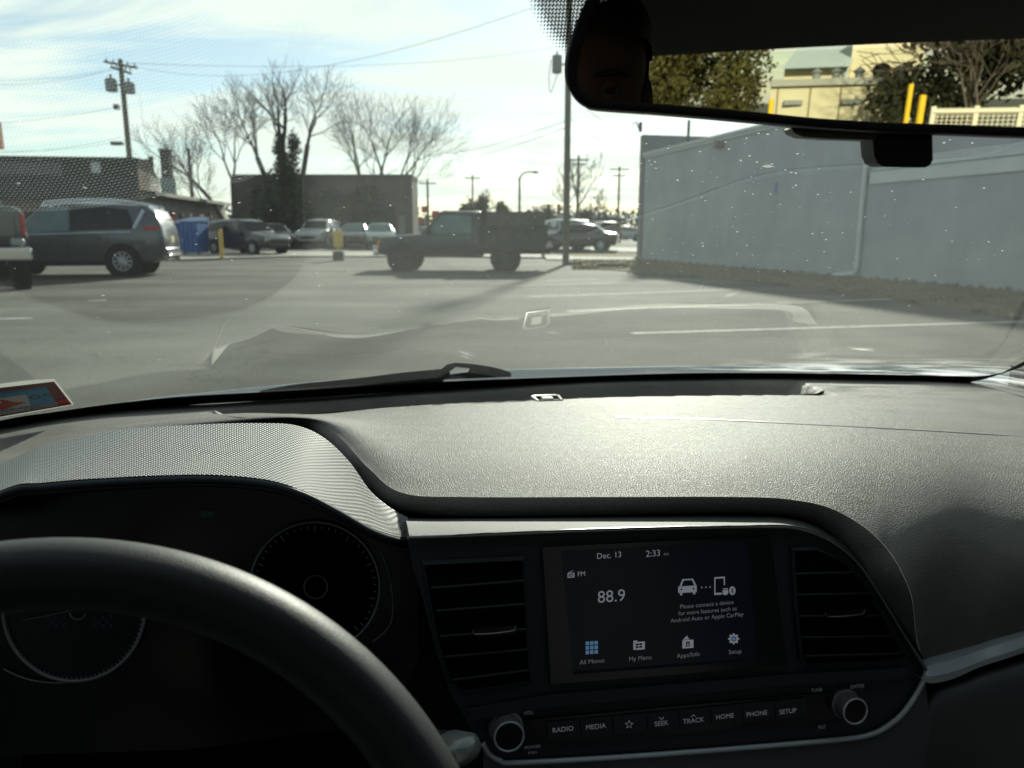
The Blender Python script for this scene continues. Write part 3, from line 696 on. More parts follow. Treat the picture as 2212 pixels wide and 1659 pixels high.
fres = math_n(t, 'MULTIPLY_ADD', fr5, .85, .14, clamp=True)
tr_ = N(t, 'ShaderNodeBsdfTransparent'); tr_.inputs[0].default_value = (.85, .93, .90, 1)
gl = N(t, 'ShaderNodeBsdfGlossy'); gl.inputs['Roughness'].default_value = 0.0; gl.inputs[0].default_value = (.95, 1, .97, 1)
m1 = N(t, 'ShaderNodeMixShader'); L(t, fres, m1.inputs[0]); L(t, tr_.outputs[0], m1.inputs[1]); L(t, gl.outputs[0], m1.inputs[2])
dif = N(t, 'ShaderNodeBsdfTranslucent'); dif.inputs[0].default_value = (.78, .85, .84, 1)
tcn = N(t, 'ShaderNodeTexCoord')
uvs = N(t, 'ShaderNodeSeparateXYZ'); L(t, tcn.outputs['UV'], uvs.inputs[0])   # u along the sill, v up the glass, metres
film = N(t, 'ShaderNodeTexNoise', inp={'Scale': 3.0, 'Detail': 6.0, 'Roughness': .6}); L(t, tcn.outputs['UV'], film.inputs['Vector'])
ff = math_n(t, 'MULTIPLY_ADD', film.outputs[0], .016, .005)
# smear near the lower right edge of the glass
mp = N(t, 'ShaderNodeMapping'); mp.inputs['Scale'].default_value = (5, 34, 1); L(t, tcn.outputs['UV'], mp.inputs[0])
sm = N(t, 'ShaderNodeTexNoise', inp={'Scale': 1.6, 'Detail': 7.0, 'Roughness': .62, 'Distortion': .9}); L(t, mp.outputs[0], sm.inputs['Vector'])
vz = math_n(t, 'SUBTRACT', 1.0, math_n(t, 'DIVIDE', math_n(t, 'SUBTRACT', uvs.outputs[1], .05), .11), clamp=True)
ux = N(t, 'ShaderNodeMapRange', interpolation_type='SMOOTHSTEP'); ux.inputs[1].default_value = 1.15; ux.inputs[2].default_value = 1.50; L(t, uvs.outputs[0], ux.inputs[0])
sr = N(t, 'ShaderNodeMapRange'); sr.inputs[1].default_value = .46; sr.inputs[2].default_value = .62; L(t, sm.outputs[0], sr.inputs[0])
smear = math_n(t, 'MULTIPLY', math_n(t, 'MULTIPLY', math_n(t, 'POWER', vz, 1.5), ux.outputs[0]), sr.outputs[0])
# fine grit low on the glass
gr = N(t, 'ShaderNodeTexNoise', inp={'Scale': 420.0, 'Detail': 2.0}); L(t, tcn.outputs['UV'], gr.inputs['Vector'])
grr = N(t, 'ShaderNodeMapRange'); grr.inputs[1].default_value = .60; grr.inputs[2].default_value = .72; L(t, gr.outputs[0], grr.inputs[0])
vz2 = math_n(t, 'SUBTRACT', 1.0, math_n(t, 'DIVIDE', uvs.outputs[1], .38), clamp=True)
grit = math_n(t, 'MULTIPLY', math_n(t, 'MULTIPLY', grr.outputs[0], vz2), .11)
# wiper arcs: faint curved bands of wiped dust
tot = math_n(t, 'ADD', math_n(t, 'ADD', ff, math_n(t, 'MULTIPLY', smear, .75)), grit, clamp=True)
m2 = N(t, 'ShaderNodeMixShader'); L(t, tot, m2.inputs[0]); L(t, m1.outputs[0], m2.inputs[1]); L(t, dif.outputs[0], m2.inputs[2]); L(t, m2.outputs[0], o_.inputs[0])
mb = MB(); mb.grid(grows); mb.uv = grid_uv(grows)
gob = mb.build('glass_pane', gm, wind, angle=180)
gpolys = []; nn = len(grows[0])
for i in range(NV):
    for j in range(nn - 1): gpolys.append((i * nn + j, i * nn + j + 1, (i + 1) * nn + j + 1, (i + 1) * nn + j))
GBVH = BVHTree.FromPolygons([p for r in grows for p in r], gpolys)
def GP(px, py, off=0.0):
    """point on the glass seen at a photo position; off > 0 is inside the car"""
    h, n, i, d = GBVH.ray_cast(EYE, ray(px, py).normalized())
    if h is None: return None
    if n.dot(EYE - h) < 0: n = -n
    return h + n * off
m_frit = mat('frit_black', (.003, .003, .004), .6, spec=.12, var=.1)
# black band along the sill
b_up = [(-250, 968), (0, 906), (120, 887), (250, 869), (400, 854), (640, 841), (900, 825), (1200, 813), (1500, 804), (1800, 805), (2050, 810), (2120, 810), (2165, 803), (2212, 789), (2300, 745)]
bu = spline([Vector((x, y, 0)) for x, y in b_up], 160)
inner = [GP(p.x, p.y, .0015) for p in bu]; ok_ = [i for i, p in enumerate(inner) if p]
lowb = []
for i in ok_:
    p = inner[i]; lowb.append(p - GD * .0 + Vector((0, 0, 0)))
bl = spline([Vector((x, y, 0)) for x, y in [(-250, 995), (0, 927), (250, 889), (500, 866), (650, 855), (880, 837), (1060, 827), (1300, 819), (1550, 815), (1850, 817), (2050, 822), (2130, 826), (2200, 829), (2300, 829)]], 160)
outer = [P_z(p.x, p.y, Z0 - .008) if False else None for p in bl]
def drop(p): return p - GD * .055 - UP * .0
mb = MB(); mb.grid([[inner[i] for i in ok_], [drop(inner[i]) for i in ok_]]); mb.build('frit_band', m_frit, wind, angle=180)
# dotted patch at the mirror
dots = MB(); cxp, cyp = 1262, -150
Rg = 262
c0 = GP(1240, 20); gx = (GP(1245, 20) - c0).normalized(); gy = (GP(1240, 15) - c0).normalized()
cc = GP(1262, 10)
stp = .0020
def to_px(p):
    v = p - EYE; d_ = v.y * cos(PITCH) - v.z * sin(PITCH); u_ = v.y * sin(PITCH) + v.z * cos(PITCH); return 1106 + F * v.x / d_, 829.5 - F * u_ / d_
gn_ = gx.cross(gy).normalized(); gy = gn_.cross(gx).normalized()
for i in range(-60, 110):
    for j in range(-50, 110):
        q = c0 + gx * ((i + (j % 2) * .5) * stp) + gy * (j * stp * 1.5)
        x, y = to_px(q); rd = math.hypot(x - 1340, y + 50)
        if rd > 207: continue
        e = min(1.0, (207 - rd) / 26); rr_ = stp * (.12 + .37 * e)
        h, n, k_, d = GBVH.ray_cast(EYE, (q - EYE).normalized())
        if h is None: continue
        h = h + (EYE - h).normalized() * .001
        dots.add([h + gx * rr_ * cos(a) + gy * rr_ * 1.75 * sin(a) for a in [0, 1.05, 2.09, 3.14, 4.19, 5.24]], [(0, 1, 2, 3, 4, 5)])
fd = dots.build('frit_dots', mat('frit_dot', (.02, .021, .022), .6, spec=.15, var=.1), wind, smooth=False, fixn=False, kind='stuff')
# dried specks
m_speck = bpy.data.materials.new('dried_speck'); m_speck.use_nodes = True; t = m_speck.node_tree; t.nodes.clear()
o_ = N(t, 'ShaderNodeOutputMaterial'); tl = N(t, 'ShaderNodeBsdfTranslucent'); tl.inputs[0].default_value = (.85, .85, .80, 1)
tp = N(t, 'ShaderNodeBsdfTransparent'); ms = N(t, 'ShaderNodeMixShader'); ms.inputs[0].default_value = .30
L(t, tp.outputs[0], ms.inputs[1]); L(t, tl.outputs[0], ms.inputs[2]); L(t, ms.outputs[0], o_.inputs[0])
rng = random.Random(5); sp = MB()
for i in range(4200):
    if rng.random() < .62: x = rng.gauss(1500, 330); y = rng.gauss(500, 190)
    else: x = rng.uniform(0, 2212); y = rng.uniform(120, 800)
    if y > 805 or y < 60 or x < -40: continue
    if y < 340 and rng.random() < .75 and x < 1380: continue
    h = GP(x, y, .0008)
    if not h: continue
    big = rng.random() ** 12
    ln = .00017 + .0012 * big; wd = ln * rng.uniform(.3, .8)
    a0 = rng.gauss(.25, .35); 
    tx = (GP(x + 3, y, .0008) or h) - h
    if tx.length < 1e-6: continue
    tx.normalize(); ty = (GP(x, y - 3, .0008) - h).normalized()
    k = 7; pr = [rng.uniform(.7, 1.2) for _ in range(k)]
    sp.add([h + (tx * cos(a0) + ty * sin(a0)) * (ln * cos(2 * pi * j / k) * pr[j]) + (ty * cos(a0) - tx * sin(a0)) * (2.2 * wd * sin(2 * pi * j / k) * pr[j]) for j in range(k)], [tuple(range(k))])
# a few scratches and insect smears
for x, y, dx, dy, wd in ((1645, 362, 26, -9, .0006), (1560, 640, 44, -8, .0004), (1175, 718, 42, 3, .0005), (985, 755, 40, 14, .0016), (1830, 752, 60, 3, .0012), (1700, 770, 90, -6, .0006), (990, 765, 30, 12, .001), (2020, 792, 34, -13, .0006), (1310, 745, 0, -14, .0006)):
    for k_ in range(3):
        a_ = GP(x + rng.uniform(-6, 6), y + rng.uniform(-4, 4), .0008); b_ = GP(x + dx + rng.uniform(-8, 8), y + dy + rng.uniform(-4, 4), .0008)
        sd_ = (b_ - a_).normalized().cross((EYE - a_).normalized()) * wd * rng.uniform(.3, .9)
        m_ = a_.lerp(b_, .5)
        sp.add([a_, m_ + sd_, b_, m_ - sd_], [(0, 1, 2, 3)])
sp.build('dried_specks', m_speck, wind, smooth=False, fixn=False, kind='stuff')

# ---------------- inspection sticker inside the lower left corner
stk_c = [(-70, 920), (-75, 829), (117, 821), (159, 873)]
sa, sb, sc4, sd4 = [GP(max(x, -200), y, .001) for x, y in ((-30, 906), (-34, 837), (117, 820), (159, 873))]
sox = sa; 
def SQ(u, v, off=0.0):    # bilinear on the sticker, u 0..1 right, v 0..1 up
    p = (sa.lerp(sd4, u)).lerp(sb.lerp(sc4, u), v); return p + (EYE - p).normalized() * off
stick = MB().poly([SQ(0, 0), SQ(1, 0), SQ(1, 1), SQ(0, 1)]).build('inspection_sticker', mat('sticker_clear_edge', (.62, .66, .62), .4, emit=None, var=.03), None, smooth=False, fixn=False,
    label='small maroon and blue inspection sticker on the lower left corner of the windscreen', cat='sticker')
def srect(name, u0, v0, u1, v1, m, off): return MB().poly([SQ(u0, v0, off), SQ(u1, v0, off), SQ(u1, v1, off), SQ(u0, v1, off)]).build(name, m, stick, smooth=False, fixn=False)
def thin(name, col):
    """printed film: some of the daylight behind it shows through"""
    m = bpy.data.materials.new(name); m.use_nodes = True; t = m.node_tree; b = bsdf(m); b.inputs['Base Color'].default_value = (*col, 1); b.inputs['Roughness'].default_value = .4
    tl = N(t, 'ShaderNodeBsdfTranslucent'); tl.inputs[0].default_value = (*col, 1); ms = N(t, 'ShaderNodeMixShader'); ms.inputs[0].default_value = .32
    L(t, b.outputs[0], ms.inputs[1]); L(t, tl.outputs[0], ms.inputs[2]); L(t, ms.outputs[0], t.nodes['Material Output'].inputs[0]); return m
m_mar = thin('sticker_maroon', (.10, .018, .02)); m_blu = thin('sticker_blue', (.12, .42, .75)); m_whi = thin('sticker_white', (.8, .8, .75)); m_red = thin('sticker_red', (.75, .09, .04)); m_blk = thin('sticker_black', (.03, .03, .035))
stick.data.materials[0] = m_whi
srect('maroon_border', .0, .03, .985, .965, m_mar, .0002)
srect('blue_field', .0, .20, .83, .84, m_blu, .0004)
srect('white_panel', .0, .24, .52, .66, m_whi, .0006)
srect('white_strip', .0, .10, .83, .20, m_whi, .0006)
srect('red_tab', .84, .14, .98, .28, m_red, .0004)
def stext(name, body, u, v, size, m, off=.0009, wide=1.0):
    o = SQ(u, v, off); ax = (SQ(min(u + .1, 1), v, off) - o).normalized(); ay = (SQ(u, min(v + .1, 1), off) - o).normalized()
    mb = MB(); put_text(mb, body, o, ax, ay, size, wide=wide); mb.build(name, m, stick, smooth=False, fixn=False)
stext('month_text', '05', .70, .52, .030, mat('sticker_olive', (.10, .13, .09), .6, var=.02), wide=.9)
stext('slogan_text', 'CLICK IT', .24, .235, .010, m_blk, wide=1.2)
stext('slogan_text', 'OR TICKET', .24, .15, .010, m_blk, wide=1.2)
stext('heading_text', 'INSPECTION', .48, .79, .008, m_blk, wide=1.2)
mb = MB(); r_ = random.Random(2); u = .50
while u < .82:
    wd = r_.uniform(.003, .010); mb.poly([SQ(u, .115, .0009), SQ(u + wd, .115, .0009), SQ(u + wd, .19, .0009), SQ(u, .19, .0009)]); u += wd + r_.uniform(.003, .008)
mb.build('barcode', m_blk, stick, smooth=False, fixn=False)
mb = MB(); mb.poly([SQ(a, b, .0009) for a, b in ((.05, .30), (.20, .26), (.33, .33), (.50, .40), (.34, .46), (.24, .58), (.16, .62), (.20, .50), (.06, .46))]); mb.build('red_figure', m_red, stick, smooth=False, fixn=False)

# ---------------- wiper on the outside of the glass
wip = thing('windshield_wiper', 'black wiper blade resting along the bottom outside edge of the windscreen', 'wiper', GP(900, 812))
up_w = [(560, 846), (640, 832), (700, 826), (780, 818), (860, 808), (930, 801), (958, 799)]
lo_w = [(560, 852), (640, 846), (700, 842), (780, 836), (860, 832), (930, 826), (958, 824)]
m_wip = mat('wiper_rubber', (.006, .0065, .007), .7, spec=.15, bump=.3, bscale=400, bdist=.0006, var=.3, vscale=200)
def gout(x, y): q = GP(x, y); return q + (q - EYE).normalized() * .06
mb = MB(); U_ = spline([gout(x, y) for x, y in up_w], 40); L_ = spline([gout(x, y) for x, y in lo_w], 40)
mb.grid([U_, L_, [p + CF * .008 for p in L_], [p + CF * .008 for p in U_]], False); mb.build('blade', m_wip, wip)
hk = [(955, 799), (968, 789), (985, 786), (1020, 788), (1060, 794), (1085, 800), (1104, 806), (1104, 814), (958, 820)]
hole = [(972, 802), (985, 793), (1018, 796), (1012, 806), (972, 812)]
mb = MB(); a = [gout(x, y) for x, y in hk]
tris = tessellate_polygon([[Vector(p) for p in a], [gout(x, y) for x, y in hole]]); allp = a + [gout(x, y) for x, y in hole]
mb.add(allp, tris); mb.add([p + CF * .01 for p in allp], tris); mb.build('arm_head', m_wip, wip, smooth=False)

# ---------------- our own car outside: bonnet, roof, pillars, seats
car = thing('own_car', 'interior shell and silver bonnet of the car the photo is taken from', 'car', CW(.09, -.5, 0))
m_paint = mat('silver_paint', (.80, .82, .82), .30, metal=.3, coat=1.0, var=.03)
hedge = [(-300, 1010), (100, 905), (300, 865), (450, 848), (640, 829), (800, 816), (960, 806), (1100, 799), (1400, 793), (1700, 791), (2000, 795), (2212, 806), (2500, 830)]
H0 = [P_z(x, y - 1, .893) for x, y in hedge]
H0 = spline(H0, 80)
def hood_row(s, dz): return [p + CF * s + UP * dz for p in H0]
mb = MB(); mb.grid([hood_row(-.02, -.03), hood_row(-.004, -.004), hood_row(0, 0), hood_row(.05, -.011), hood_row(.2, -.055), hood_row(.5, -.16), hood_row(.8, -.30), hood_row(.95, -.42), hood_row(1.0, -.6)])
mb.build('bonnet', m_paint, car, angle=180)
mb = MB(); mb.grid([[p - UP * .03 - CF * .02 for p in H0], [p - UP * .05 - CF * .10 for p in H0]]); mb.build('cowl', m_dark, car)
m_head = mat('headliner', (.26, .27, .28), .9, spec=.1, bump=.2, bscale=900, bdist=.0005, var=.05)
m_trim = mat('pillar_trim', (.16, .17, .18), .6, spec=.3, var=.05)
def cwx(x, y, z): return CW(.13 + x, y, z)
rf = []
for y, z, hw in ((.25, 1.335, .56), (.18, 1.35, .56), (.05, 1.37, .56), (-.2, 1.39, .56), (-.8, 1.39, .55), (-1.3, 1.365, .60), (-1.48, 1.342, .62)):
    rf.append([cwx(-hw - .02, y, z - .05)] + [cwx(hw * k / 6, y, z - (.036 if y > -1 else .008) * (k / 6) ** 2) for k in range(-6, 7)] + [cwx(hw + .02, y, z - .05)])
outer_r = [[p + UP * .05 for p in r] for r in rf]
mb = MB(); mb.grid(rf); mb.grid(outer_r); mb.grid([rf[0], outer_r[0]]); mb.grid([rf[-1], outer_r[-1]]); mb.build('headliner', m_head, car, angle=180)
for s in (-1, 1):
    # windscreen pillar, doors, rear quarter
    base_i = 0 if s < 0 else -1
    pa = [grows[k][4 if s < 0 else -5] - UP * .01 for k in range(0, NV + 1, 3)]
    mb = MB(); mb.tube([pa[0] - UP * .25 + CF * .1] + pa, [.05] * 3 + [.034] * (len(pa) - 2), 10); mb.build('pillar', m_trim if s > 0 else m_dark, car)
    mb = MB(); mb.grid([[cwx(s * .92, y, z) for y in (1.1, .4, -.2, -.9, -1.6)] for z in (.3, .7, .93)]); mb.build('door', m_dark, car)
    mb = MB(); mb.poly([cwx(s * .73, -.32, .93), cwx(s * .73, -.42, .93), cwx(s * .57, -.42, 1.36), cwx(s * .57, -.32, 1.36)], CR * s * .03); mb.build('door_pillar', m_dark, car)
    mb = MB(); mb.poly([cwx(s * .73, -1.15, .92), cwx(s * .66, -1.95, .96), cwx(s * .62, -1.46, 1.33), cwx(s * .57, -1.1, 1.36)], CR * s * .03); mb.build('rear_quarter', m_head, car, smooth=False)
    m_dimmed = bpy.data.materials.get('dimmed_glass')  # side glass darkened to hold daylight back from the cabin
    if not m_dimmed:
        m_dimmed = bpy.data.materials.new('dimmed_glass'); m_dimmed.use_nodes = True; t = m_dimmed.node_tree; t.nodes.clear()
        o_ = N(t, 'ShaderNodeOutputMaterial'); q = N(t, 'ShaderNodeBsdfTransparent'); q.inputs[0].default_value = (.09, .10, .105, 1)
        q2 = N(t, 'ShaderNodeBsdfGlossy'); q2.inputs['Roughness'].default_value = 0.02; q3 = N(t, 'ShaderNodeMixShader'); q3.inputs[0].default_value = .06
        L(t, q.outputs[0], q3.inputs[1]); L(t, q2.outputs[0], q3.inputs[2]); L(t, q3.outputs[0], o_.inputs[0])
    mb = MB(); mb.poly([cwx(s * .915, .95, .93), cwx(s * .80, -1.2, .93), cwx(s * .575, -1.2, 1.36), cwx(s * .58, .2, 1.33)]); mb.build('door_window', m_dimmed, car, smooth=False)
mb = MB(); mb.box(cwx(0, -1.95, .62), (1.45, .12, .68), Matrix.Rotation(YAW, 3, 'Z')); mb.build('rear_deck', m_dark, car)
mb = MB(); mb.box(cwx(0, -.6, .28), (1.5, 2.9, .05), Matrix.Rotation(YAW, 3, 'Z')); mb.build('cabin_floor', m_dark, car)
def seat(x, y, head=True):
    mb = MB(); mb.grid([[cwx(x - .24, y + .05, .35), cwx(x + .24, y + .05, .35)], [cwx(x - .25, y - .04, .7), cwx(x + .25, y - .04, .7)], [cwx(x - .19, y - .12, .93), cwx(x + .19, y - .12, .93)], [cwx(x - .19, y - .2, .93), cwx(x + .19, y - .2, .93)], [cwx(x - .24, y - .15, .35), cwx(x + .24, y - .15, .35)]])
    s_ = mb.build('seat', m_dark, car)
    if head: MB().ball(cwx(x, y - .17, 1.03), .13, 20, 12, (1, .45, .62)).build('headrest', m_dark, s_)
seat(.37, -.25); seat(.35, -1.5)
# rear glass
m_clear = bpy.data.materials.new('rear_glass'); m_clear.use_nodes = True; t = m_clear.node_tree; t.nodes.clear()
o_ = N(t, 'ShaderNodeOutputMaterial'); q = N(t, 'ShaderNodeBsdfTransparent'); q.inputs[0].default_value = (.80, .85, .78, 1); L(t, q.outputs[0], o_.inputs[0])
mb = MB(); mb.grid([[cwx(.5 * k / 6, -1.49, 1.335) for k in range(-6, 7)], [cwx(.64 * k / 6, -2.0, .97) for k in range(-6, 7)]]); mb.build('rear_window', m_clear, car)

# ================================================================ MIRROR
MP0 = EYE + ray(1720, 150) * .385
rdir = (cwx(-.05, -1.8, 1.2) - MP0).normalized(); rdir.z = .030; rdir.normalize()
MN = (rdir - ray(1800, 150).normalized()).normalized()
def MPX(px, py, off=0): return P_p(px, py, MP0 + MN * off, MN)
def reflect_pt(px, py, dist):
    """where a ray through a mirror pixel arrives after the bounce, dist metres of world -CF travel"""
    p = MPX(px, py); d = ray(px, py).normalized(); r = d - MN * 2 * d.dot(MN); return p + r * (dist / r.dot(-CF))
mir = thing('rearview_mirror', 'wide black rear view mirror hanging from the windscreen, showing the lot behind', 'mirror', MPX(1800, 150))
hs = [(1290, -60), (1262, 10), (1238, 70), (1224, 120), (1221, 160), (1228, 192), (1243, 214), (1262, 228), (1290, 237), (1430, 247), (1600, 262), (1750, 276), (1890, 285), (2050, 291), (2212, 297), (2400, 300), (2470, 285), (2500, 240), (2495, 100), (2470, 0), (2430, -60), (2300, -90), (1800, -95), (1400, -85), (1320, -75)]
gs = [(1316, -48), (1290, 15), (1266, 70), (1252, 118), (1246, 155), (1250, 182), (1262, 200), (1282, 212), (1310, 218), (1430, 226), (1600, 240), (1750, 255), (1890, 264), (2050, 270), (2212, 275), (2390, 278), (2440, 262), (2462, 230), (2460, 100), (2436, 10), (2400, -36), (2290, -66), (1800, -72), (1410, -64), (1340, -58)]
def ring(pts, off, n=140):
    q = [MPX(x, y, off) for x, y in pts]; q = q + [q[0]]; return spline(q, n)[:-1]
c_m = MPX(1850, 110)
o0 = ring(hs, 0); i0 = ring(gs, .0)
def shrink(r, k): return [c_m + (p - c_m) * k for p in r]
mb = MB(); mb.grid([[p + MN * .0035 for p in i0], [p + MN * .006 for p in shrink(o0, .985)], [p + MN * .003 for p in o0], [p - MN * .012 for p in shrink(o0, 1.0)], [p - MN * .03 for p in shrink(o0, .93)], [p - MN * .035 for p in shrink(o0, .5)], [p - MN * .036 for p in shrink(o0, .02)]], True)
mb.build('mirror_housing', mat('mirror_black', (.006, .006, .007), .55, spec=.25, var=.1), mir, angle=180)
mm = bpy.data.materials.new('mirror_glass'); mm.use_nodes = True; t = mm.node_tree; t.nodes.clear()
o_ = N(t, 'ShaderNodeOutputMaterial'); q = N(t, 'ShaderNodeBsdfGlossy'); q.inputs[0].default_value = (.74, .71, .58, 1); q.inputs['Roughness'].default_value = 0; L(t, q.outputs[0], o_.inputs[0])
mb = MB(); mb.poly([p + MN * .0015 for p in i0]); mb.build('mirror_glass', mm, mir, smooth=False)
# clip-on underside cover and the sensor block below
cv = [(1708, 276), (1716, 288), (1735, 296), (1790, 300), (1890, 303), (1900, 284), (1800, 276)]
MB().poly([MPX(x, y, -.012) for x, y in cv], -MN * .02).build('mirror_button_bar', mat('brown_grey_plastic', (.05, .045, .045), .5, var=.05), mir, bevel=.001)
bk = [(1884, 282), (2014, 288), (2015, 345), (2010, 356), (1998, 362), (1908, 360), (1895, 352), (1888, 335)]
MB().poly([MPX(x, y, -.016) for x, y in bk], -MN * .022).build('sensor_block', MAT['mirror_black'], mir, bevel=.0015)
MB().tube([MPX(1900, 60, -.03), GP(1900, -60, .0) or MPX(1900, -120, -.1)], [.012, .016], 12).build('mirror_arm', MAT['mirror_black'], mir)

# ---------------- the driver, whose eye shows dimly in the mirror
eye_pt = reflect_pt(1318, 196, .50)
def head_person():
    per = thing('person', 'dark haired driver seen only as a shadowed eye in the left of the mirror', 'person', eye_pt - UP * 1.1)
    # facing the car front; eye_pt is the person's right or left eye nearest the middle of the car
    fw = (MPX(1318, 196) - eye_pt); fw.z = 0; fw.normalize(); rt = fw.cross(UP)      # rt = person's right
    hc = eye_pt - fw * .085 + rt * .032 * -1
    m_skin = mat('skin', (.09, .048, .034), .7, spec=.2, var=.1, vscale=30)
    m_hair = mat('hair', (.01, .009, .008), .6, spec=.3, var=.2, vscale=60)
    mb = MB(); rows = []
    prof = [(-.165, .05, .055), (-.15, .052, .058), (-.12, .055, .062), (-.11, .048, .075), (-.095, .052, .086), (-.07, .062, .092), (-.04, .069, .094), (0, .073, .093), (.03, .076, .097), (.06, .074, .095), (.09, .060, .078), (.11, .035, .045), (.118, .004, .005)]
    for z, a, b in prof:
        r = []
        for j in range(40):
            th = 2 * pi * j / 40; x = a * sin(th); y = b * cos(th)
            fcos = max(cos(th), 0)
            # nose, brow, eye sockets, lips
            nose = .020 * math.exp(-((th if th < pi else th - 2 * pi) / .20) ** 2) * math.exp(-((z + .032) / .022) ** 2)
            ec = math.exp(-((abs(th if th < pi else th - 2 * pi) - .42) / .17) ** 2) * math.exp(-(z / .014) ** 2) * -.008
            brow = math.exp(-((z - .022) / .010) ** 2) * fcos ** 4 * .004
            lip = math.exp(-((z + .068) / .010) ** 2) * math.exp(-((th if th < pi else th - 2 * pi) / .25) ** 2) * .007
            y += nose + ec + brow + lip
            r.append(hc + rt * x + fw * y + UP * z)
        rows.append(r)
    # shoulders below
    sh = [[hc + rt * (a * cos(2 * pi * j / 40 - pi / 2) * -1) + fw * (b * sin(2 * pi * j / 40 + pi / 2)) + UP * z for j in range(40)] for z, a, b in ((-.62, .19, .13), (-.45, .21, .13), (-.28, .21, .11), (-.20, .12, .075))]
    mb.grid(sh[2:] + rows, True); mb.build('body', m_skin, per, angle=180)
    o2 = [[hc + (p - hc) * 1.0 + (Vector((p.x - hc.x, p.y - hc.y, 0)).normalized() * .012) for p in r] for r in sh]
    mb = MB(); mb.grid(o2, True); mb.build('jacket', mat('dark_jacket', (.012, .013, .016), .9, var=.2, vscale=40), per, angle=180)
    mb = MB(); rows = []
    for z, k in ((.035, 1.10), (.06, 1.12), (.09, 1.16), (.112, 1.25), (.128, .9), (.134, .05)):
        a, b = {.035: (.076, .096), .06: (.075, .095), .09: (.062, .08), .112: (.042, .055), .128: (.03, .04), .134: (.02, .02)}[z]
        rows.append([hc + rt * a * k * sin(2 * pi * j / 40) + fw * (b * k * cos(2 * pi * j / 40) - .004) + UP * (z + .030 * max(cos(2 * pi * j / 40), 0) ** .5 * (.134 - z) / .1) for j in range(40)])
    mb.grid(rows, True)
    rows = []
    for z in (-.05, -.02, .01, .04):
        rows.append([hc + rt * .080 * sin(th) + fw * (.104 * cos(th) - .006) + UP * z for th in [1.5 + (2 * pi - 3.0) * j / 24 for j in range(25)]])
    mb.grid(rows); mb.build('hair', m_hair, per, angle=180)
    for s in (-1, 1):
        e = hc + rt * s * .031 + fw * .082
        ey = MB().ball(e - fw * .003, .0108, 14, 10).build('eye', mat('eye_white', (.06, .055, .05), .7, spec=.1, var=.03), per)
        for vs_, t0, t1 in ((1, 0, 1.28), (-1, 0, 1.22)):     # lids: caps closing over and under the eye
            lr = [[e - fw * .003 + (rt * (sin(t_) * cos(q)) + UP * (vs_ * cos(t_)) + fw * (sin(t_) * sin(q))) * .0128 for q in [-.3 + (pi + .6) * k / 20 for k in range(21)]] for t_ in [t0 + (t1 - t0) * k / 8 for k in range(9)]]
            MB().grid(lr).build('eyelid', m_skin, ey, angle=180)
        MB().lathe(e + fw * .0050, fw, [(.0055, 0), (.005, .0035), (.0001, .004)], 16).build('iris', mat('iris_brown', (.01, .006, .004), .6, spec=.1, var=.1), ey)
        MB().tube([e + rt * s * q * .02 + UP * (.020 - .004 * abs(q)) + fw * (.016 - .010 * max(q * 1, 0)) for q in (-.9, -.4, .1, .6, 1.1)], [.002, .0032, .0035, .003, .001], 8).build('eyebrow', m_hair, per)
        MB().ball(hc + rt * s * .078 - fw * .004 - UP * .015, .03, 12, 8, (.28, .55, 1)).build('ear', m_skin, per)
head_person()
# jacket collar
# ================================================================ OUTSIDE: ground
m_asph = mat('asphalt', (.072, .075, .066), .88, spec=.3, col2=(.155, .158, .138), vscale=.45, detail=9, bump=.35, bscale=70, bdist=.01)
t = m_asph.node_tree; b = bsdf(m_asph); rampn = [n for n in t.nodes if n.type == 'VALTORGB'][0]
tcn = N(t, 'ShaderNodeTexCoord')
# cracks and oil-dark tracks
vo = N(t, 'ShaderNodeTexVoronoi', feature='DISTANCE_TO_EDGE', inp={'Scale': .16, 'Randomness': 1.0}); 
wn = N(t, 'ShaderNodeTexNoise', inp={'Scale': .8, 'Detail': 5.0}); L(t, tcn.outputs['Object'], wn.inputs['Vector'])
va = N(t, 'ShaderNodeVectorMath', operation='MULTIPLY_ADD'); L(t, wn.outputs['Color'], va.inputs[0]); va.inputs[1].default_value = (2.2,) * 3; L(t, tcn.outputs['Object'], va.inputs[2]); L(t, va.outputs[0], vo.inputs['Vector'])
ck = N(t, 'ShaderNodeMapRange'); ck.inputs[1].default_value = .0015; ck.inputs[2].default_value = .006; L(t, vo.outputs['Distance'], ck.inputs[0])
mp = N(t, 'ShaderNodeMapping'); mp.inputs['Rotation'].default_value = (0, 0, .5); mp.inputs['Scale'].default_value = (.05, .5, 1); L(t, tcn.outputs['Object'], mp.inputs[0])
tk = N(t, 'ShaderNodeTexNoise', inp={'Scale': 1.0, 'Detail': 4.0}); L(t, mp.outputs[0], tk.inputs['Vector'])
tkr = N(t, 'ShaderNodeMapRange'); tkr.inputs[1].default_value = .35; tkr.inputs[2].default_value = .6; tkr.inputs[3].default_value = .55; tkr.inputs[4].default_value = 1.12; L(t, tk.outputs[0], tkr.inputs[0])
gn = N(t, 'ShaderNodeTexNoise', inp={'Scale': 38.0, 'Detail': 2.0}); L(t, tcn.outputs['Object'], gn.inputs['Vector'])
gnr = math_n(t, 'MULTIPLY_ADD', gn.outputs[0], 1.7, .15)
f_ = math_n(t, 'MULTIPLY', math_n(t, 'MULTIPLY', math_n(t, 'MULTIPLY_ADD', ck.outputs[0], .32, .68), tkr.outputs[0]), gnr)
hs_ = N(t, 'ShaderNodeMix', data_type='RGBA', blend_type='MULTIPLY'); hs_.inputs[0].default_value = 1; L(t, rampn.outputs[0], hs_.inputs[6]); L(t, f_, hs_.inputs[7]); L(t, hs_.outputs[2], b.inputs['Base Color'])
rows = []
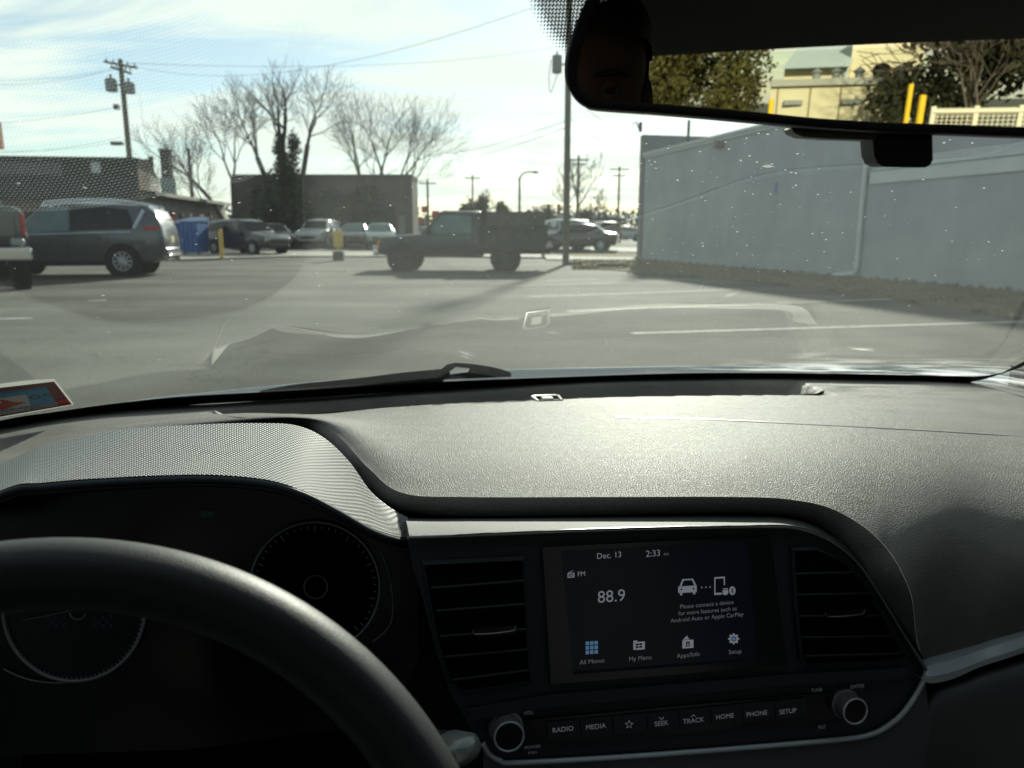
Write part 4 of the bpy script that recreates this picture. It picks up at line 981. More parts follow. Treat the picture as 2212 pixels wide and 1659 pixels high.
ys = [-250, -120, -60, -30, -12, 0, 6, 12, 18, 24, 27, 30, 33, 36, 40, 44, 48, 52, 56, 62, 75, 100, 150, 250, 500, 1400]
xs = [-900, -300, -120, -60, -30, -15, -6, 0, 6, 15, 30, 60, 120, 300, 900]
for y in ys: rows.append([Vector((x, y, gz(x, y))) for x in xs])
MB().grid(rows).build('ground', m_asph, kind='structure')
m_line = mat('worn_white_paint', (.34, .34, .31), .8, col2=(.78, .78, .72), vscale=9, detail=8)
def sheet(name, pix, m, dz, kind='structure', n=1, **kw):
    """flat patch on the ground through photo positions (closed outline)"""
    return MB().poly([G(x, y, dz) for x, y in pix]).build(name, m, kind=kind, smooth=False, **kw)
def gline(name, a, b, wd, label):
    a = G(*a, .004); b = G(*b, .004); d = (b - a).normalized(); s = Vector((-d.y, d.x, 0)) * wd / 2
    return MB().poly([a - s, b - s, b + s, a + s]).build(name, m_line, kind='structure', smooth=False)
gline('parking_line', (1365, 720), (2400, 689), .11, '')
gline('parking_line', (1225, 672), (1945, 645), .11, '')
gline('parking_line', (1140, 641), (1600, 625), .11, '')
gline('parking_line', (1088, 618), (1360, 610), .11, '')
gline('parking_line', (1180, 606), (1290, 602), .11, '')
gline('parking_line', (-80, 690), (70, 687), .11, '')
gline('parking_line', (190, 650), (229, 648), .11, '')
m_conc = mat('pale_concrete', (.36, .35, .31), .85, var=.15, vscale=1.2, detail=7)
sheet('sidewalk', [(-200, 562), (430, 548), (620, 543), (960, 543), (1180, 545), (1180, 556), (960, 553), (620, 553), (430, 559), (-200, 576)], m_conc, .06)
sheet('sidewalk_strip', [(1180, 551), (1370, 555), (1370, 562), (1180, 560)], m_conc, .05)
sheet('pavement_far', [(1275, 533), (1480, 535), (1480, 545), (1275, 543)], m_conc, .06)
m_road = mat('road_asphalt', (.16, .16, .155), .85, var=.12, vscale=.5)
sheet('road', [(-400, 531), (1280, 528), (1700, 528), (1700, 519), (1280, 519), (-400, 521)], m_road, .02)
# dead grass: verge plus blades
m_verge = mat('dry_verge', (.17, .135, .06), .95, col2=(.24, .21, .09), vscale=1.5, bump=.6, bscale=30, bdist=.05)
sheet('verge', [(1235, 562), (1370, 562), (1500, 590), (1480, 596), (1370, 585), (1235, 577)], m_verge, .03)
sheet('verge_far', [(1235, 548), (1480, 548), (1480, 556), (1235, 556)], m_verge, .05)
sheet('lawn', [(1290, 524), (1500, 524), (1500, 534), (1290, 533)], mat('winter_lawn', (.10, .14, .05), .95, var=.25, vscale=2), .04)
# gravel bank along the wall
WB = [(1378, 560), (1845, 600), (2240, 632), (2700, 682)]       # foot of wall
WE = [(1368, 592), (1480, 597), (1700, 616), (1900, 643), (2212, 692), (2700, 775)]
def wallpt(px, py): return P_z(px, py, .12)
w0, w1, w2 = [wallpt(*p) for p in WB[:3]]
wd_ = (w2 - w0).normalized(); wn_ = Vector((-wd_.y, wd_.x, 0)); 
if wn_.dot(EYE - w0) < 0: wn_ = -wn_          # points towards the car
w3 = w2 + wd_ * 16
e_ = spline([G(x, y, .006) for x, y in WE], 60)
top_ = [w0.lerp(w3, i / 59) for i in range(60)]
rr2 = random.Random(3)
def jit(p, a=.03): return p + Vector((rr2.uniform(-a, a), rr2.uniform(-a, a), rr2.uniform(-a * .6, a)))
bank = []
for k in range(7):
    s = k / 6; bank.append([jit(a.lerp(b, s) + UP * (.05 * sin(pi * s)), .05 if 0 < k < 7 else .01) for a, b in zip(top_, e_)])
m_grav = mat('gravel_bank', (.13, .115, .075), .95, col2=(.20, .18, .125), vscale=5, detail=9, bump=1.0, bscale=16, bdist=.08)
MB().grid(bank).build('gravel_bank', m_grav, kind='structure')
st_ = MB()
for i in range(2600):
    a = rr2.random(); k = rr2.random() ** .8; ia = int(a * 58); p = top_[ia].lerp(e_[ia], k) + Vector((rr2.uniform(-.2, .2), rr2.uniform(-.2, .2), 0))
    r = rr2.uniform(.02, .06); h = [jit(Vector((0, 0, 0)), r * .8) for _ in range(1)][0]
    c = Vector((p.x, p.y, max(p.z, .02) + .05 * sin(pi * k)))
    vs = [c + Vector((r * cos(q), r * sin(q) * rr2.uniform(.6, 1), 0)) for q in (0, 1.3, 2.5, 3.8, 5.1)] + [c + Vector((h.x, h.y, r * .9))]
    st_.add(vs, [(0, 1, 5), (1, 2, 5), (2, 3, 5), (3, 4, 5), (4, 0, 5)])
st_.build('gravel_stones', mat('stone_mix', (.11, .10, .075), .9, col2=(.24, .22, .17), vscale=3), None, smooth=False, kind='stuff')
gb = MB()
for i in range(5000):
    zone = rr2.random()
    if zone < .5: p = G(rr2.uniform(1236, 1400), rr2.uniform(563, 583), 0)
    else: a = rr2.random(); ia = int(a * 58); p = top_[ia].lerp(e_[ia], rr2.random() ** 1.5)
    h = rr2.uniform(.03, .11) * (.8 if zone < .5 else .6); q = rr2.uniform(0, pi); dx = Vector((cos(q), sin(q), 0)) * .02
    gb.add([p - dx, p + dx, p + Vector((rr2.uniform(-.05, .05), rr2.uniform(-.05, .05), h + .04))], [(0, 1, 2)])
gb.build('dry_grass', mat('dry_grass', (.22, .18, .08), .9, var=.3, vscale=2), None, smooth=False, kind='stuff', fixn=False)

# ================================================================ right building
bld = thing('painted_block_building', 'long pale blue grey rendered building with white gutter and downspout on the right', 'building', w0.lerp(w2, .5) * 1.0)
m_ren = mat('blue_grey_render', (.34, .38, .42), .85, col2=(.43, .47, .505), vscale=.9, detail=9, stretch=(1, 1, .7), bump=.25, bscale=25, bdist=.01)
m_ren2 = mat('grey_upper_render', (.36, .37, .41), .85, var=.06, vscale=.7)
m_whg = mat('white_gutter', (.62, .66, .68), .55, var=.05, vscale=2)
m_shing = mat('pale_roof_edge', (.50, .55, .58), .6, var=.06, vscale=4)
def zat(px, py, base):      # height where a pixel's ray meets the wall plane
    r = ray(px, py); tt = (base - EYE).dot(wn_) / r.dot(wn_); return (EYE + r * tt)
dsp = zat(1855, 590, w0)                        # the downspout position along the wall
sD = (dsp - w0).dot(wd_); sN = (w3 - w0).length
eav = zat(1600, 284, w0).z; fas = zat(1880, 396, w0).z; 
back = -wn_
TH = 14.0
def wpt(s, d, z): p = w0 + wd_ * s + back * d; return Vector((p.x, p.y, z))
def blk(name, s0, s1, d0, d1, z0, z1, m, par=bld, **kw):
    mb = MB(); vs = [wpt(s, d, z) for s in (s0, s1) for d in (d0, d1) for z in (z0, z1)]
    mb.add(vs, [(0, 1, 3, 2), (4, 6, 7, 5), (0, 4, 5, 1), (2, 3, 7, 6), (0, 2, 6, 4), (1, 5, 7, 3)]); return mb.build(name, m, par, smooth=False, **kw)
blk('wall', 0.35, sD, 0, TH, -.1, eav, m_ren)
blk('wall', sD, sN, 0.003, TH, -.1, fas, m_ren, label='lower wall right of the downspout')
blk('upper_wall', sD + .01, sN - .01, .75, TH - .1, fas - .2, eav, m_ren2)
blk('front_wall', 0, .35, -.06, TH, -.1, zat(1390, 292, w0).z, mat('front_wall_grey', (.20, .215, .235), .85, var=.08))
blk('eave_board', .36, sD + .15, -.05, .0, eav - .14, eav + .03, m_shing)
blk('eave_gutter', .36, sD + .15, -.10, -.052, eav - .03, eav + .05, m_whg)
blk('fascia', sD + .12, sN, -.035, .0, fas - .02, fas + .25, m_whg)
mb = MB(); z1_ = zat(1890, 362, w0).z
mb.grid([[wpt(s, -.06, fas + .26) for s in (sD + .12, sN)], [wpt(s, .745, fas + .26 + .30) for s in (sD + .12, sN)]]); mb.build('lean_to_roof', m_shing, bld)
mb = MB()
for k in range(4): mb.tube([wpt(sD + .12, .0 + k * .2, fas + .30 + k * .077), wpt(sN, .0 + k * .2, fas + .30 + k * .077)], .02, 6)
mb.build('roof_ribs', m_whg, bld)
# downspout with shoe at the foot
mb = MB(); mb.tube([wpt(sD, -.10, eav - .05), wpt(sD, -.07, eav - .3), wpt(sD, -.07, .32), wpt(sD - .04, -.10, .22), wpt(sD - .5, -.35, .14)], .055, 8); mb.build('downspout', m_whg, bld)
mb = MB(); mb.box(wpt(sN * .0 + .12, -.12, zat(1390, 292, w0).z + .3), (.12, .12, .35)); mb.tube([wpt(.12, -.12, zat(1390, 292, w0).z + .1), wpt(.12, -.3, zat(1390, 292, w0).z + .5), wpt(.12, -.45, zat(1390, 292, w0).z + .4)], .03, 6)
mb.build('parapet_lamp', mat('lamp_dark', (.06, .06, .065), .6, var=.1), bld)
pv = zat(1453, 290, w0); MB().tube([Vector((pv.x + 1, pv.y + 2, pv.z - 1)), Vector((pv.x + 1, pv.y + 2, pv.z + .75))], .06, 8).build('roof_vent_pipe', MAT['lamp_dark'], bld)
for px_, py_ in ((1560, 312), ): 
    q = zat(px_, py_, w0); MB().box(q + wn_ * .1, (.35, .25, .22)).build('wall_lamp', mat('rust_lamp', (.22, .17, .16), .7, var=.15), bld, bevel=.03)
q = zat(2170, 334, w0 + back * .75); MB().lathe(q + wn_ * .02, wn_, [(.02, .25), (.12, .22), (.16, .1), (.12, 0)], 14).build('wall_lamp', m_whg, bld)
q = zat(1676, 406, w0); MB().box(q + wn_ * .015, (.10, .03, .30), Matrix.Rotation(math.atan2(wd_.y, wd_.x), 3, 'Z')).build('wall_plate', mat('faded_blue', (.15, .28, .42), .6, var=.1), bld)

# ================================================================ poles, wires
m_wood = mat('pole_wood', (.10, .085, .065), .9, col2=(.16, .14, .11), vscale=3, stretch=(8, 8, .6))
m_wire = mat('black_wire', (.02, .02, .02), .6, var=.05)
m_trans = mat('transformer_grey', (.22, .24, .24), .5, var=.06)
def pole(loc, h, r, label, group=None, top=None):
    th_ = thing('utility_pole', label, 'utility pole', loc, group=group)
    MB().tube([loc - UP * .1, loc + UP * h * .5, loc + UP * h], [r, r * .88, r * .72], 12).build('pole_shaft', m_wood, th_)
    return th_
def zpx(loc, py):            # height over a ground point whose image row is py (x free)
    r = ray(1106 + (loc.x / loc.y) * F * .98, py); return EYE.z + r.z * (loc.y / r.y)
# left pole with two transformers
Lp = P_y(292, 470, 52); Lp.z = gz(Lp.x, Lp.y)
hL = zpx(Lp, 128) - Lp.z
up1 = pole(Lp, hL, .20, 'tall wooden pole with crossarm and two grey transformers left of the bare trees')
def top_at(loc, py): return Vector((loc.x, loc.y, zpx(loc, py)))
for py, wdt, dy in ((140, 2.0, .35), (152, 1.3, -.2)):
    c = top_at(Lp, py); mb = MB(); mb.box(c, (wdt, .12, .12), Matrix.Rotation(.18 if py == 140 else .9, 3, 'Z') @ Matrix.Rotation(.16, 3, 'Y')); mb.build('crossarm', m_wood, up1)
    for k in (-.9, -.45, .45, .9): MB().lathe(c + Vector((wdt / 2 * k, 0, .05 - .16 * k * wdt / 2)), UP, [(.03, 0), (.06, .06), (.03, .12), (.06, .16), (.01, .22)], 8).build('insulator', m_trans, up1)
for px, py0, py1 in ((242, 170, 198), (280, 178, 202)):
    a = P_y(px, py0, 52); b_ = P_y(px, py1, 52); r = .38
    tr0 = MB().lathe(b_, UP, [(.01, 0), (r * .8, 0), (r, .05), (r, (a.z - b_.z) - .08), (r * .8, a.z - b_.z), (.08, a.z - b_.z + .04), (.08, a.z - b_.z + .25), (.01, a.z - b_.z + .3)], 14).build('transformer', m_trans, up1)
    MB().tube([(a + b_) / 2, Vector((Lp.x, Lp.y, (a.z + b_.z) / 2))], .05, 6).build('bracket', m_trans, tr0)
c = P_y(253, 310, 52); MB().box(c, (.75, .3, .22)).build('splice_box', MAT['lamp_dark'], up1)
c = P_y(252, 231, 52); MB().box(c, (.3, .3, .3)).build('splice_box', MAT['lamp_dark'], up1)
# middle pole
Mp = G(1222, 572); Mp.y; hM = 12.5
up2 = pole(Mp, hM, .125, 'slim wooden pole before the road, left of the grey building, top behind the mirror')
a = P_y(1203, 120, Mp.y); b_ = P_y(1203, 158, Mp.y)
tm = MB().lathe(b_, UP, [(.01, 0), (.15, 0), (.17, .03), (.17, a.z - b_.z), (.03, a.z - b_.z + .02), (.03, a.z - b_.z + .15)], 14).build('transformer', m_trans, up2)
MB().tube([(a + b_) / 2, Vector((Mp.x, Mp.y, (a.z + b_.z) / 2))], .03, 6).build('bracket', m_trans, tm)
MB().tube(spline([P_y(1190, 128, Mp.y), P_y(1186, 170, Mp.y), P_y(1190, 200, Mp.y), P_y(1204, 160, Mp.y)], 16), .012, 5).build('drop_wire', m_wire, up2)
# far poles
def far_pole(px, pyt, Y, label, arms=((.03, 1.6),)):
    p = P_y(px, 520, Y); p.z = gz(p.x, p.y); h = P_y(px, pyt, Y).z - p.z; x_top = P_y(px, pyt, Y).x
    th_ = pole(Vector((p.x, p.y, p.z)), h, .16, label)
    for f, wdt in arms: MB().box(Vector((p.x, p.y, p.z + h * (1 - f))), (wdt, .14, .14)).build('crossarm', m_wood, th_)
far_pole(1334, 360, 95, 'far utility pole with crossarm between middle pole and grey building', ((.04, 2.4), (.12, 1.6)))
far_pole(1022, 378, 110, 'far utility pole standing right behind the dump truck cab', ((.05, 2.2),))
far_pole(926, 388, 90, 'far utility pole just right of the square brick building', ((.06, 2.0),))
far_pole(1247, 336, 80, 'far utility pole inside the bare tree behind the middle pole', ((.05, 2.0), (.1, 1.4)))
far_pole(423, 320, 60, 'thin far pole rising behind the leftmost bare tree', ())
def wire(a, b, sag, label, r=.016, grp='overhead wires'):
    pts = [a.lerp(b, i / 24) - UP * sag * 4 * (i / 24) * (1 - i / 24) for i in range(25)]
    return MB().tube(pts, r, 5, False).build('overhead_wire', m_wire, None, angle=180, label=label, cat='wire', group=grp)
WL = [((-150, 168, 40), (262, 146, 52), .4, 'upper wire running left from the left pole crossarm'), ((-150, 172, 40), (240, 150, 52), .5, 'second wire running left from the left pole crossarm'),
      ((-150, 275, 40), (250, 232, 52), .2, 'single wire meeting the left pole at mid height'), ((-150, 328, 40), (262, 296, 52), .4, 'upper of the low wire pair left of the left pole'), ((-150, 322, 40), (250, 308, 52), .3, 'lower of the low wire pair left of the left pole'),
      ((285, 142, 52), (1222, -10, 27), 1.4, 'long wire from the left pole rising across the sky to the middle pole'), ((270, 136, 52), (1222, 98, 95), 1.0, 'faint level wire across the sky above the bare trees'),
      ((960, 330, 95), (1222, 262, 27), .3, 'upper sloping wire arriving at the middle pole from the left'), ((950, 345, 95), (1222, 276, 27), .4, 'lower sloping wire arriving at the middle pole from the left'),
      ((1240, 210, 27), (1392, 300, 33), .25, 'wire dropping from the middle pole to the grey building corner'), ((1232, 255, 27), (1392, 306, 33), .5, 'sagging wire from the middle pole to the grey building corner'),
      ((300, 200, 52), (322, 345, 46), .1, 'service wire dropping steeply from the left pole to the restaurant roof')]
for a, b_, sg, lb in WL: wire(P_y(*a), P_y(*b_), sg, lb, r=.012 if max(a[2], b_[2]) > 60 else .008)
# street lamp with curved arm
sl0 = P_y(1122, 520, 60); sl0.z = gz(sl0.x, sl0.y)
stl = thing('street_lamp', 'grey street lamp with arm reaching right above the far road', 'street lamp', sl0)
zt = P_y(1122, 384, 60).z
m_galv = mat('galvanised', (.30, .32, .32), .5, metal=.4, var=.05)
MB().tube([sl0, Vector((sl0.x, sl0.y, zt))], [.14, .09], 10).build('lamp_post', m_galv, stl)
MB().tube(spline([Vector((sl0.x, sl0.y, zt - .2)), P_y(1128, 376, 60), P_y(1140, 372, 60), P_y(1152, 371, 60)], 14), .06, 8).build('lamp_arm', m_galv, stl)
MB().ball(P_y(1157, 372, 60), .3, 12, 8, (1, .5, .35)).build('lamp_head', m_galv, stl)
# traffic signals on a span
for px, lb in ((1185, 'yellow traffic signal hanging left of the middle pole'), (1207, 'yellow traffic signal hanging just beside the middle pole')):
    p = P_y(px, 452, 90); ts = thing('traffic_signal', lb, 'traffic signal', p - UP * .6, group='hanging traffic signals')
    MB().box(p, (.42, .3, 1.15)).build('signal_housing', mat('signal_yellow', (.55, .28, .05), .5, var=.05), ts, bevel=.04)
    for k, m_ in ((.36, mat('signal_red', (.25, .03, .02), .4, var=.05)), (0, mat('signal_amber', (.25, .14, .02), .4, var=.05)), (-.36, mat('signal_green', (.02, .15, .08), .4, var=.05))): MB().lathe(p + Vector((0, -.152, k)), Vector((0, -1, 0)), [(.14, 0), (.15, .1), (.13, .02), (.001, .01)], 12).build('signal_lens', m_, ts)
wire(P_y(1060, 440, 90), P_y(1345, 438, 90), .3, 'span wire carrying the two traffic signals', .02)

# ================================================================ trees
m_bark = mat('bare_bark', (.055, .047, .04), .95, var=.25, vscale=8)
m_bark2 = mat('pale_bark', (.10, .085, .07), .95, var=.25, vscale=8)
m_ivy = mat('ivy_leaf', (.030, .042, .020), .7, col2=(.06, .08, .035), vscale=1.5)
def grow(mb, p, d, ln, r, dep, rng, spread, up_=.05, twig=.011):
    n = 4 if dep > 2 else 2; pts = [p]; dd = d.copy(); rs = [r]; e = max(r * .62, twig)
    for i in range(n):
        dd = (dd + Vector((rng.uniform(-1, 1), rng.uniform(-1, 1), rng.uniform(-.7, .8))) * .17 + UP * up_ * .3).normalized()
        pts.append(pts[-1] + dd * ln / n); rs.append(r + (e - r) * (i + 1) / n)
    mb.tube(pts, rs, 6 if dep > 3 else (4 if dep > 1 else 3), False)
    if dep == 0: return
    kids = 3 if dep > 1 or rng.random() < .5 else 2
    az = rng.uniform(0, 2 * pi)
    for c in range(kids):
        f = 1.0 if c == 0 else rng.uniform(.3, 1)
        k = min(int(f * n), n - 1); q = pts[-1] if c == 0 else pts[k].lerp(pts[k + 1], f * n - k)
        az += 2.3 + rng.uniform(-.5, .5)
        ax = dd.orthogonal().normalized(); ax.rotate(Matrix.Rotation(az, 3, dd))
        ang = spread * (rng.uniform(.15, .45) if c == 0 else rng.uniform(.75, 1.25))
        nd = (dd * cos(ang) + ax * sin(ang) + UP * up_).normalized()
        grow(mb, q, nd, ln * rng.uniform(.66, .86), max(e * (.95 if c == 0 else .7), twig), dep - 1, rng, spread, up_, twig)
def bare_tree(loc, trunks, label, seed, m=m_bark, dep=5, spread=.62, up_=.10, ivy=0, grp='bare trees beyond the lot', twig=.010, nb=2):
    rng = random.Random(seed); th_ = thing('bare_tree', label, 'tree', loc, group=grp)
    tm_ = MB(); cm = MB()
    for (dx, dy, dz, tl, r, ln) in trunks:
        d = Vector((dx, dy, dz)).normalized(); p1 = loc + d * tl
        tm_.tube([loc - UP * .2, loc + d * tl * .5 + Vector((.05, 0, 0)), p1], [r * 1.25, r, r * .9], 10, False)
        for s in range(nb):
            ax = d.orthogonal().normalized(); ax.rotate(Matrix.Rotation(rng.uniform(0, 2 * pi), 3, d)); a = rng.uniform(.15, .7) * spread
            grow(cm, p1, (d * cos(a) + ax * sin(a)).normalized(), ln * rng.uniform(.8, 1.1), r * .62, dep, rng, spread, up_, twig=twig)
    tm_.build('trunk', m, th_, angle=180); cm.build('crown', m, th_, angle=180, fixn=False)
    if ivy:
        iv = MB(); leafcloud(iv, [(loc + UP * ivy * .25, (1.2, 1.0, ivy * .3)), (loc + UP * ivy * .68, (1.0, .9, ivy * .28)), (loc + UP * ivy * 1.0 + Vector((.62, 0, 0)), (.5, .6, ivy * .17)), (loc + UP * ivy * .98 - Vector((.42, 0, 0)), (.5, .6, ivy * .17))], 6500, .12, rng)
        iv.build('ivy', m_ivy, th_, smooth=False, fixn=False)
    return th_
def leafcloud(mb, blobs, n, size, rng, shell=.5):
    wts = [b[1][0] * b[1][1] * b[1][2] for b in blobs]; tot = sum(wts)
    for (c, rad), w_ in zip(blobs, wts):
        for i in range(int(n * w_ / tot) + 1):
            d = Vector((rng.gauss(0, 1), rng.gauss(0, 1), rng.gauss(0, 1))).normalized() * (rng.random() ** shell)
            p = c + Vector((d.x * rad[0], d.y * rad[1], d.z * rad[2])) + Vector((rng.gauss(0, 1), rng.gauss(0, 1), rng.gauss(0, 1))) * size * .6
            a = Vector((rng.gauss(0, 1), rng.gauss(0, 1), rng.gauss(0, 1))).normalized(); b2 = a.orthogonal().normalized(); s = size * rng.uniform(.5, 1.3)
            mb.add([p - a * s, p + b2 * s * .6, p + a * s, p - b2 * s * .6], [(0, 1, 2, 3)])
def gnd(px, Y):
    p = P_y(px, 520, Y); return Vector((p.x, p.y, gz(p.x, p.y)))
bare_tree(gnd(506, 60), [(-.50, .1, 1, 3.4, .20, 2.3), (.0, .1, 1, 4.8, .17, 2.3), (-.85, .2, .75, 2.4, .13, 2.5)], 'leftmost bare tree with several leaning stems beside the square building', 11, m_bark2, spread=.60, up_=.10)
bare_tree(gnd(628, 58), [(-.05, 0, 1, 6.8, .34, 1.9), (-.34, 0, 1, 6.6, .20, 1.9), (.20, .1, 1, 7.4, .20, 1.9)], 'tall bare tree whose thick trunk is wrapped in dark ivy', 23, ivy=7.0, spread=.66, up_=.06)
bare_tree(gnd(822, 80), [(-.30, 0, 1, 6.4, .22, 2.9), (.05, 0, 1, 6.8, .22, 2.8), (.36, 0, 1, 6.2, .20, 2.9), (.62, 0, 1, 5.4, .15, 2.9), (-.12, .4, 1, 6, .15, 2.8)], 'broad vase shaped bare tree rising behind the square building', 37, spread=.60, up_=.07)
bare_tree(gnd(1236, 78), [(-.12, 0, 1, 2.6, .16, 1.9), (.15, 0, 1, 3, .16, 1.9)], 'hazy bare tree behind the middle utility pole', 41, m_bark2, dep=4, spread=.6, twig=.02)
bare_tree(gnd(1290, 88), [(0, 0, 1, 1.8, .14, 1.6)], 'small bare tree between the middle pole and the far pole', 43, m_bark2, dep=4, spread=.6, twig=.02)
bare_tree(gnd(1042, 85), [(-.1, 0, 1, 2, .14, 1.2), (.15, 0, 1, 2, .14, 1.2)], 'small bare tree above the dump truck bed', 47, m_bark2, dep=4, spread=.5, twig=.02)
def bush(name, px, Y, pyt, wpx, label, m, seed, n=2600, conical=False, size=.16, grp=None, depth=1.0):
    rng = random.Random(seed); p = gnd(px, Y); h = P_y(px, pyt, Y).z - p.z; wd = wpx / F * Y
    th_ = thing(name, label, 'tree' if h > 3 else 'bush', p, group=grp)
    MB().tube([p - UP * .1, p + UP * h * .6], [.12, .05], 8).build('trunk', m_bark, th_)
    bl = []
    if conical:
        for k in range(7):
            s = k / 6; bl.append((p + UP * h * (.10 + .80 * s), (wd / 2 * (1.0 - .82 * s), wd / 2 * (1 - .82 * s) * depth, h * .13)))
    else:
        for k in range(12):
            a = rng.uniform(0, 2 * pi); q = rng.uniform(0, .62)
            bl.append((p + Vector((cos(a) * wd / 2 * q, sin(a) * wd / 2 * q * depth, h * rng.uniform(.25, .78))), (wd * .24, wd * .24 * depth, h * .22)))
    mb = MB(); leafcloud(mb, bl, n, size, rng); mb.build('crown', m, th_, smooth=False, fixn=False); return th_
m_con = mat('conifer_leaf', (.022, .036, .020), .75, col2=(.050, .070, .032), vscale=.8)
m_olive = mat('hedge_leaf', (.055, .06, .03), .8, col2=(.09, .095, .045), vscale=.8)
bush('evergreen_tree', 592, 54, 366, 84, 'dark evergreen against the square building, left of the ivy trunk', m_con, 3, 3200, True)
bush('evergreen_tree', 560, 53, 388, 46, 'narrow dark evergreen at the left corner of the square building', m_con, 4, 2400, True)
bush('evergreen_tree', 652, 53, 378, 90, 'dark evergreen in front of the square building below the ivy trunk', m_con, 5, 3000, True)
bush('evergreen_bush', 728, 53, 404, 112, 'dark evergreen mound in front of the square building behind the white car', m_con, 6, 6500)
bush('evergreen_bush', 800, 54, 398, 104, 'wide dark evergreen mound behind the two small parked cars', m_con, 7, 7000)
bush('evergreen_tree', 1012, 74, 432, 50, 'olive green bush mass just right of the dump truck cab', m_olive, 8)
bush('evergreen_tree', 1042, 76, 412, 46, 'tall brownish bush mass above the dump truck bed', mat('brown_bush', (.075, .06, .045), .85, var=.3), 9)
bush('evergreen_tree', 1084, 72, 430, 40, 'dark green bush above the rear of the dump truck bed', m_olive, 10)
bush('evergreen_tree', 1136, 70, 446, 66, 'low olive bush under the street lamp', m_olive, 12)
bush('evergreen_tree', 1306, 92, 452, 24, 'small dark conifer left of the far pole', m_con, 13, 1500, True)
bush('bush', 1180, 84, 430, 70, 'brown leafless thicket left of the middle pole', MAT['brown_bush'], 14, 1500, size=.12)
bush('bush', 1262, 90, 440, 60, 'brown leafless thicket right of the middle pole', MAT['brown_bush'], 15, 1300, size=.12)
tl_ = MB(); rg = random.Random(77)
leafcloud(tl_, [(Vector((x, rg.uniform(120, 160), 2)), (9, 5, rg.uniform(2.0, 4.5))) for x in range(-110, 60, 9)], 15000, .45, rg)
tl_.build('far_treeline', mat('far_tree_mass', (.075, .075, .065), .9, var=.2, vscale=.2), None, smooth=False, fixn=False, kind='stuff')

# ================================================================ other buildings
def facebox(mb, p0, p1, z0, z1, depth):
    """block whose front bottom edge runs p0..p1"""
    d = (p1 - p0); d.z = 0; n_ = Vector((-d.y, d.x, 0)).normalized()
    if n_.dot((p0 + p1) / 2 - EYE) < 0: n_ = -n_
    vs = [Vector((p.x, p.y, z)) + n_ * dd for p in (p0, p1) for dd in (0, depth) for z in (z0, z1)]
    return mb.add(vs, [(0, 1, 3, 2), (4, 6, 7, 5), (0, 4, 5, 1), (2, 3, 7, 6), (0, 2, 6, 4), (1, 5, 7, 3)]), n_
def fpanel(name, p0, p1, u0, u1, z0, z1, m, par, proud=.03, th=.06, **kw):
    d = (p1 - p0); a = p0 + d * u0; b_ = p0 + d * u1; nn_ = Vector((d.y, -d.x, 0)).normalized()
    if nn_.dot((p0 + p1) / 2 - EYE) > 0: nn_ = -nn_
    mb = MB(); facebox(mb, a + nn_ * proud, b_ + nn_ * proud, z0, z1, th); return mb.build(name, m, par, smooth=False, **kw)
m_brick = mat('dim_brick', (.13, .09, .075), .9, col2=(.20, .155, .135), vscale=2.2, detail=6)
m_glassd = mat('dark_window', (.02, .025, .03), .12, spec=.6, var=.1)
# square brick building
s0, s1 = gnd(513, 60), gnd(893, 60); zt = P_y(700, 384, 60).z
sq = thing('flat_roofed_building', 'square dim brick building with flat roof behind the evergreens', 'building', s0.lerp(s1, .5))
mb = MB(); facebox(mb, s0, s1, 0, zt, 3.5); mb.build('wall', mat('dim_brick_tan', (.070, .060, .053), .9, col2=(.135, .115, .108), vscale=.6, detail=7), sq, smooth=False)
fpanel('roof_edge', s0, s1, -.004, 1.004, zt - .02, zt + .25, MAT['lamp_dark'], sq, .06, 3.6)
fpanel('window', s0, s1, .84, .90, 1.4, 3.1, m_glassd, sq); fpanel('window', s0, s1, .70, .76, 1.4, 3.1, m_glassd, sq)
fpanel('door', s0, s1, .92, .955, .35, 2.5, mat('door_grey', (.2, .2, .2), .6, var=.05), sq)
# restaurant on the left
r0_, r1_ = gnd(-260, 44), gnd(312, 46)
rst = thing('restaurant_building', 'low dark roofed brick building behind the grey sport utility vehicle', 'building', r0_.lerp(r1_, .5))
zr = P_y(290, 342, 46).z; ze = P_y(150, 398, 45).z
mb = MB(); facebox(mb, r0_, r1_, 0, zr - .3, 2.0); mb.build('wall', m_brick, rst, smooth=False)
m_dshin = mat('dark_shingle', (.012, .014, .019), .9, col2=(.022, .025, .031), vscale=3, detail=7)
m_dshin2 = mat('grey_shingle', (.10, .105, .11), .9, var=.12, vscale=3)
d_ = (r1_ - r0_).normalized(); nf = Vector((d_.y, -d_.x, 0)); nf = nf if nf.y < 0 else -nf
def band(name, zl, zh, ol, oh, m, u0=0.0, u1=1.0, rs=rst):
    a, b_ = r0_.lerp(r1_, u0), r0_.lerp(r1_, u1); f = lambda p, z, o: Vector((p.x, p.y, z)) + nf * o
    mb = MB(); mb.grid([[f(a, zl - .02, ol - .3), f(b_, zl - .02, ol - .3)], [f(a, zl, ol), f(b_, zl, ol)], [f(a, zh, oh), f(b_, zh, oh)], [f(a, zh, oh - 3), f(b_, zh, oh - 3)]]); mb.build(name, m, rs, smooth=False)
PB = lambda py: P_y(150, py, 45).z
band('mansard_roof', PB(428), PB(379), .9, .35, m_dshin)
band('upper_fascia', PB(378), PB(349), .34, .30, m_dshin2, 0, .72)
band('upper_shingles', PB(378), PB(349), .34, .30, m_dshin, .7205, 1.0)
band('roof_cap', PB(348), PB(337), .42, .2, m_dshin)
fpanel('roof_vent', r0_, r1_, .83, .865, P_y(230, 372, 45).z, P_y(230, 345, 45).z, mat('vent_white', (.45, .47, .48), .6, var=.05), rst, .35, .2)
fpanel('window', r0_, r1_, .50, .535, 1.0, 2.6, mat('pale_window', (.16, .2, .2), .3, var=.1), rst, .05)
